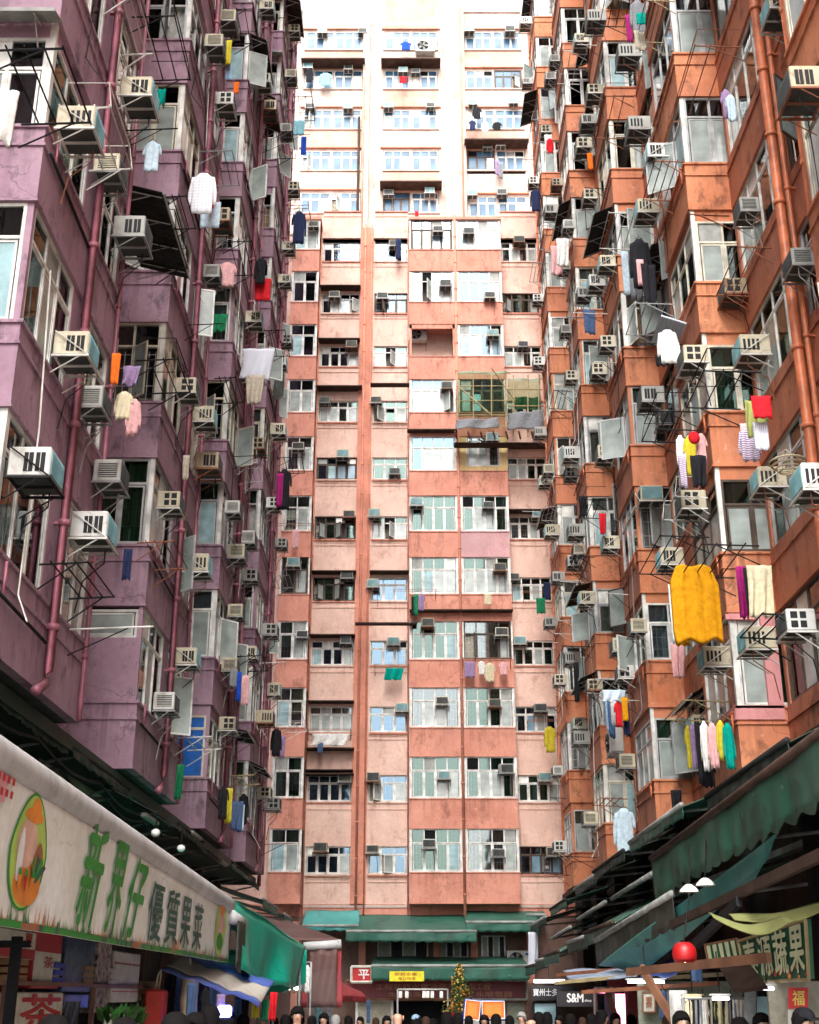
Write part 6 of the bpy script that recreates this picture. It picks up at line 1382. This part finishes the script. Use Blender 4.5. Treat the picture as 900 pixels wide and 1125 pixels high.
PL = [(327,1106,19,'hair_black','cr','cb',.1,'person with black bangs facing the camera left of centre','skin',None),
      (437,1108,18,'none','cgy','cb',3.3,'bald person in the centre in front of the dark entrance','skin',None),
      (457,1115,24,'hair_black','cdn','cb',2.8,'person in a blue knitted cap right of the bald person','skin','cbl'),
      (491,1112,22,'hair_black','cb','cb',3.0,'black haired person before the right side of the entrance','skin',None),
      (194,1113,9,'hair_black','cgy','cdn',2.9,'near black haired person below the cream cloth bag','skin_tan',None),
      (232,1105,14,'hair_black','cy','cdn',2.5,'black haired person in yellow below the striped tarpaulin','skin_tan',None),
      (288,1116,25,'hair_grey','cbl','cb',3.1,'grey haired person under the right end of the striped tarpaulin','skin',None),
      (302,1118,27,'hair_black','cb','cb',2.8,'dark dressed person under the bulbs of the green tent','skin',None),
      (343,1116,26,'hair_black','cr','cb',3.2,'person in red right behind the person with bangs','skin',None),
      (356,1113,24,'hair_black','cnv','cb',3.4,'navy dressed person below the drop flap right edge','skin',None),
      (369,1115,27,'hair_grey','cw','cb',2.9,'person with white hair right of the maroon flap','skin',None),
      (383,1116,28,'hair_black','cgy','cb',3.2,'grey dressed person left of the cream shutter','skin',None),
      (396,1117,30,'hair_black','cpk','cb',3.0,'person in pink before the cream shutter','skin',None),
      (413,1118,32,'hair_brown','cbe','cb',3.0,'brown haired person left of the bald person','skin',None),
      (545,1114,24,'hair_black','cb','cdn',3.1,'black haired person before the square orange box','skin',None),
      (560,1116,27,'hair_black','cbl','cdn',3.1,'person in blue right of the square orange box','skin',None),
      (573,1112,26,'hair_grey','ccr','cdn',2.8,'fair haired person before the pale shop window','skin',None),
      (583,1116,21,'none','cgy','cdn',2.6,'balding person at the left of the black signs','skin',None),
      (592,1112,24,'hair_black','cb','cdn',3.2,'dark haired person at the dim shop window','skin',None),
      (601,1112,25,'hair_black','cgn','cdn',3.4,'dark haired person in green right of the dim window','skin',None),
      (614,1116,27,'hair_black','cr','cdn',3.0,'person in a dark red top under the Latin letter sign','skin_tan',None),
      (640,1118,29,'hair_brown','cw','cdn',3.0,'brown haired person in white under the Latin letter sign','skin',None),
      (661,1110,21,'hair_black','cpk','cdn',1.7,'person in pink seen from the side left of the thin prop','skin',None),
      (676,1113,23,'hair_black','cb','cdn',3.1,'black haired person before the glowing pink panel','skin',None),
      (693,1115,24,'hair_black','cmg','cdn',3.2,'person in magenta before the red column','skin',None),
      (722,1117,22,'hair_black','cb','cdn',3.1,'dark haired person below the framed print','skin',None),
      (748,1111,15,'hair_black','cb','cdn',2.0,'black haired person right of the thick prop','skin',None),
      (762,1111,16,'hair_black','cnv','cdn',2.9,'second black haired person right of the thick prop, under the warm lamp','skin',None),
      (812,1118,14,'hair_black','cb','cdn',3.0,'black haired person below the tilted board','skin',None),
      (882,1108,12,'hair_black','cgy','cdn',.5,'person in a dark cap facing the camera at lower right','skin','cb'),
      (515,1116,28,'hair_black','cgy','cdn',3.1,'person in grey before the tilted orange box','skin',None),
      (476,1119,30,'hair_black','cw','cdn',3.0,'small distant person in white in the entrance','skin',None)]
for i, (x, y, Y, h_, t_, lab) in enumerate(((253, 1112, 20, 'hair_black', 'cbl', 'black haired person in blue beside the glowing blue toy'), (268, 1114, 21, 'hair_black', 'cb', 'black haired person in black below the yellow towel'), (314, 1115, 24, 'hair_black', 'cgy', 'black haired person in grey left of the person with bangs'),
        (425, 1116, 26, 'hair_black', 'cnv', 'black haired person in navy just left of the bald person'), (468, 1117, 28, 'hair_brown', 'cr', 'brown haired person in red right of the blue cap'), (503, 1113, 24, 'hair_black', 'ccr', 'black haired person in cream at the leaning red board'), (532, 1115, 25, 'hair_black', 'cbl', 'black haired person in blue between the two orange boxes'),
        (627, 1114, 24, 'hair_black', 'cb', 'black haired person in black under the S&M sign'), (650, 1114, 23, 'hair_black', 'cgy', 'black haired person in grey before the pale shutter'), (707, 1113, 21, 'hair_black', 'cw', 'black haired person in white left of the framed print'), (735, 1114, 18, 'hair_brown', 'cnv', 'brown haired person in navy at the foot of the thick prop'),
        (783, 1114, 16, 'hair_black', 'cb', 'black haired person in black under the bright tube lamp'), (836, 1113, 15, 'hair_black', 'cgy', 'black haired person in grey before the pale green poster'), (60, 1116, 8.2, 'hair_black', 'cdn', 'black haired person at the stall below the large red character'), (138, 1119, 9, 'hair_black', 'cgy', 'black haired person by the leafy vegetables'), (215, 1113, 12, 'hair_black', 'cb', 'black haired person in black right of the cream cloth bag'))):
    PL.append((x, y, Y, h_, t_, 'cdn' if i % 2 else 'cb', (2.6+.15*(i % 7)) if i % 3 else .25*(i % 5)-.4, lab, 'skin' if i % 3 else 'skin_tan', None))
for i, p_ in enumerate(PL):
    p_ = list(p_)
    if i in (6, 9, 12, 16, 20, 23, 26): p_[6] = -.5+.3*(i % 4)
    person(*p_)
# extra stall goods: crates of produce and hanging bags
def crate(x, y, z, lab, mat, fruit, n=3):
    o = empty('produce_crate', (x, y, z), lab, 'crate'); b = MB(); w_, d_, h_ = .28, .2, .2
    for k in range(3):
        for (a, c) in (((-w_, -d_), (w_, -d_+.02)), ((-w_, d_-.02), (w_, d_)), ((-w_, -d_+.02), (-w_+.02, d_-.02)), ((w_-.02, -d_+.02), (w_, d_-.02))): b.box((a[0], a[1], k*.07), (c[0], c[1], k*.07+.05), mat)
    b.box((-w_, -d_, -.01), (w_, d_, -.001), mat); b.build('slatted_box', o); b = MB(); rr = random.Random(int(x*10+y*7))
    for k in range(22): b.ball((rr.uniform(-w_+.06, w_-.06), rr.uniform(-d_+.06, d_-.06), .17+rr.uniform(0, .05)), .05, fruit, 8, 6)
    b.build('produce', o)
for i, (x, y, z, mt, fr, lab) in enumerate(((-3.95, 12.6, 1.99, 'carton_brown', 'print_orange', 'crate of oranges on the top shelf behind the banner'), (-3.95, 14.0, 1.99, 'box_blue', 'print_red', 'blue crate of red fruit on the top shelf behind the banner'), (-3.95, 15.3, 1.99, 'carton_brown', 'leaf_green', 'brown crate of greens on the top shelf behind the banner'),
        (-3.95, 16.6, 1.99, 'tarp_white', 'print_gold', 'white crate of yellow fruit on the top shelf behind the banner'), (3.9, 16.5, .86, 'box_blue', 'print_orange', 'blue crate of oranges on the nearest right stall'), (3.9, 22, .86, 'carton_brown', 'print_red', 'brown crate of red fruit on the middle right stall'))): crate(x, y, z, lab, mt, fr)
for i, (x, y, w_, h_, k, m_, Y) in enumerate(((80, 1100, 12, 26, 'sheet', 'cb', 11), (108, 1010, 1, 1, '', '', 0), (211, 1080, 8, 30, 'towel', 'cdn', 17), (226, 1085, 7, 30, 'shirt', 'cb', 18), (243, 1092, 7, 22, 'towel', 'cpu', 19), (262, 1095, 8, 26, 'towel', 'cdn', 21), (270, 1096, 7, 22, 'sheet', 'cb', 21), (292, 1098, 6, 20, 'towel', 'cgn', 22),
        (405, 1098, 5, 22, 'shirt', 'cdn', 40), (640, 1095, 1, 1, '', '', 0), (660, 1092, 5, 28, 'towel', 'cb', 24), (667, 1093, 5, 26, 'shirt', 'cpu', 24), (728, 1088, 8, 34, 'shirt', 'cdn', 19), (737, 1089, 8, 32, 'towel', 'cgy', 19), (765, 1060, 12, 16, 'towel', 'cdn', 16))):
    if k: hg(k, m_, x, y, w_, h_, Y=Y, who=lambda q: 'hung for sale at the ' + ('left' if q.x < 0 else 'right') + ' stalls')

finish_labels()
for o in list(AC.values())+[FAN]:      # drop models that were never hung up
    if o['_used'] == 0:
        for ch in KIDS.get(o.name, []): bpy.data.objects.remove(ch)
        bpy.data.objects.remove(o)
for o in bpy.data.objects:
    if '_used' in o.keys(): del o['_used']
# ================================================================= SKY AND LIGHT
SUN_EL, SUN_AZ = 46, 186     # degrees; azimuth measured clockwise from +Y
wd = bpy.data.worlds.new('World'); SC.world = wd; wd.use_nodes = True
N = wd.node_tree.nodes; L = wd.node_tree.links; bg = N['Background']
sky = N.new('ShaderNodeTexSky'); sky.sky_type = 'NISHITA'; sky.sun_disc = False
sky.sun_elevation = math.radians(SUN_EL); sky.sun_rotation = math.radians(SUN_AZ); sky.dust_density = 4; sky.air_density = 1.2
hs = N.new('ShaderNodeHueSaturation'); hs.inputs['Saturation'].default_value = .16
L.new(sky.outputs[0], hs.inputs['Color']); L.new(hs.outputs[0], bg.inputs['Color']); bg.inputs['Strength'].default_value = .15
sl = bpy.data.lights.new('sun', 'SUN'); sl.energy = .7; sl.angle = math.radians(30); sl.color = (1, .95, .88)
so = bpy.data.objects.new('sun', sl); C.objects.link(so)
az = math.radians(SUN_AZ); el = math.radians(SUN_EL)
d = Vector((math.sin(az)*math.cos(el), math.cos(az)*math.cos(el), math.sin(el)))
so.rotation_euler = d.to_track_quat('Z', 'Y').to_euler(); so.location = (0, -20, 60)
SC.view_settings.view_transform = 'Standard'; SC.view_settings.look = 'None'; SC.view_settings.gamma = 1; SC.view_settings.exposure = 1.95
SC.cycles.max_bounces = 6; SC.cycles.diffuse_bounces = 3; SC.cycles.glossy_bounces = 2; SC.cycles.transparent_max_bounces = 5; SC.cycles.use_denoising = True
SC.cycles.use_adaptive_sampling = True; SC.cycles.adaptive_threshold = .02
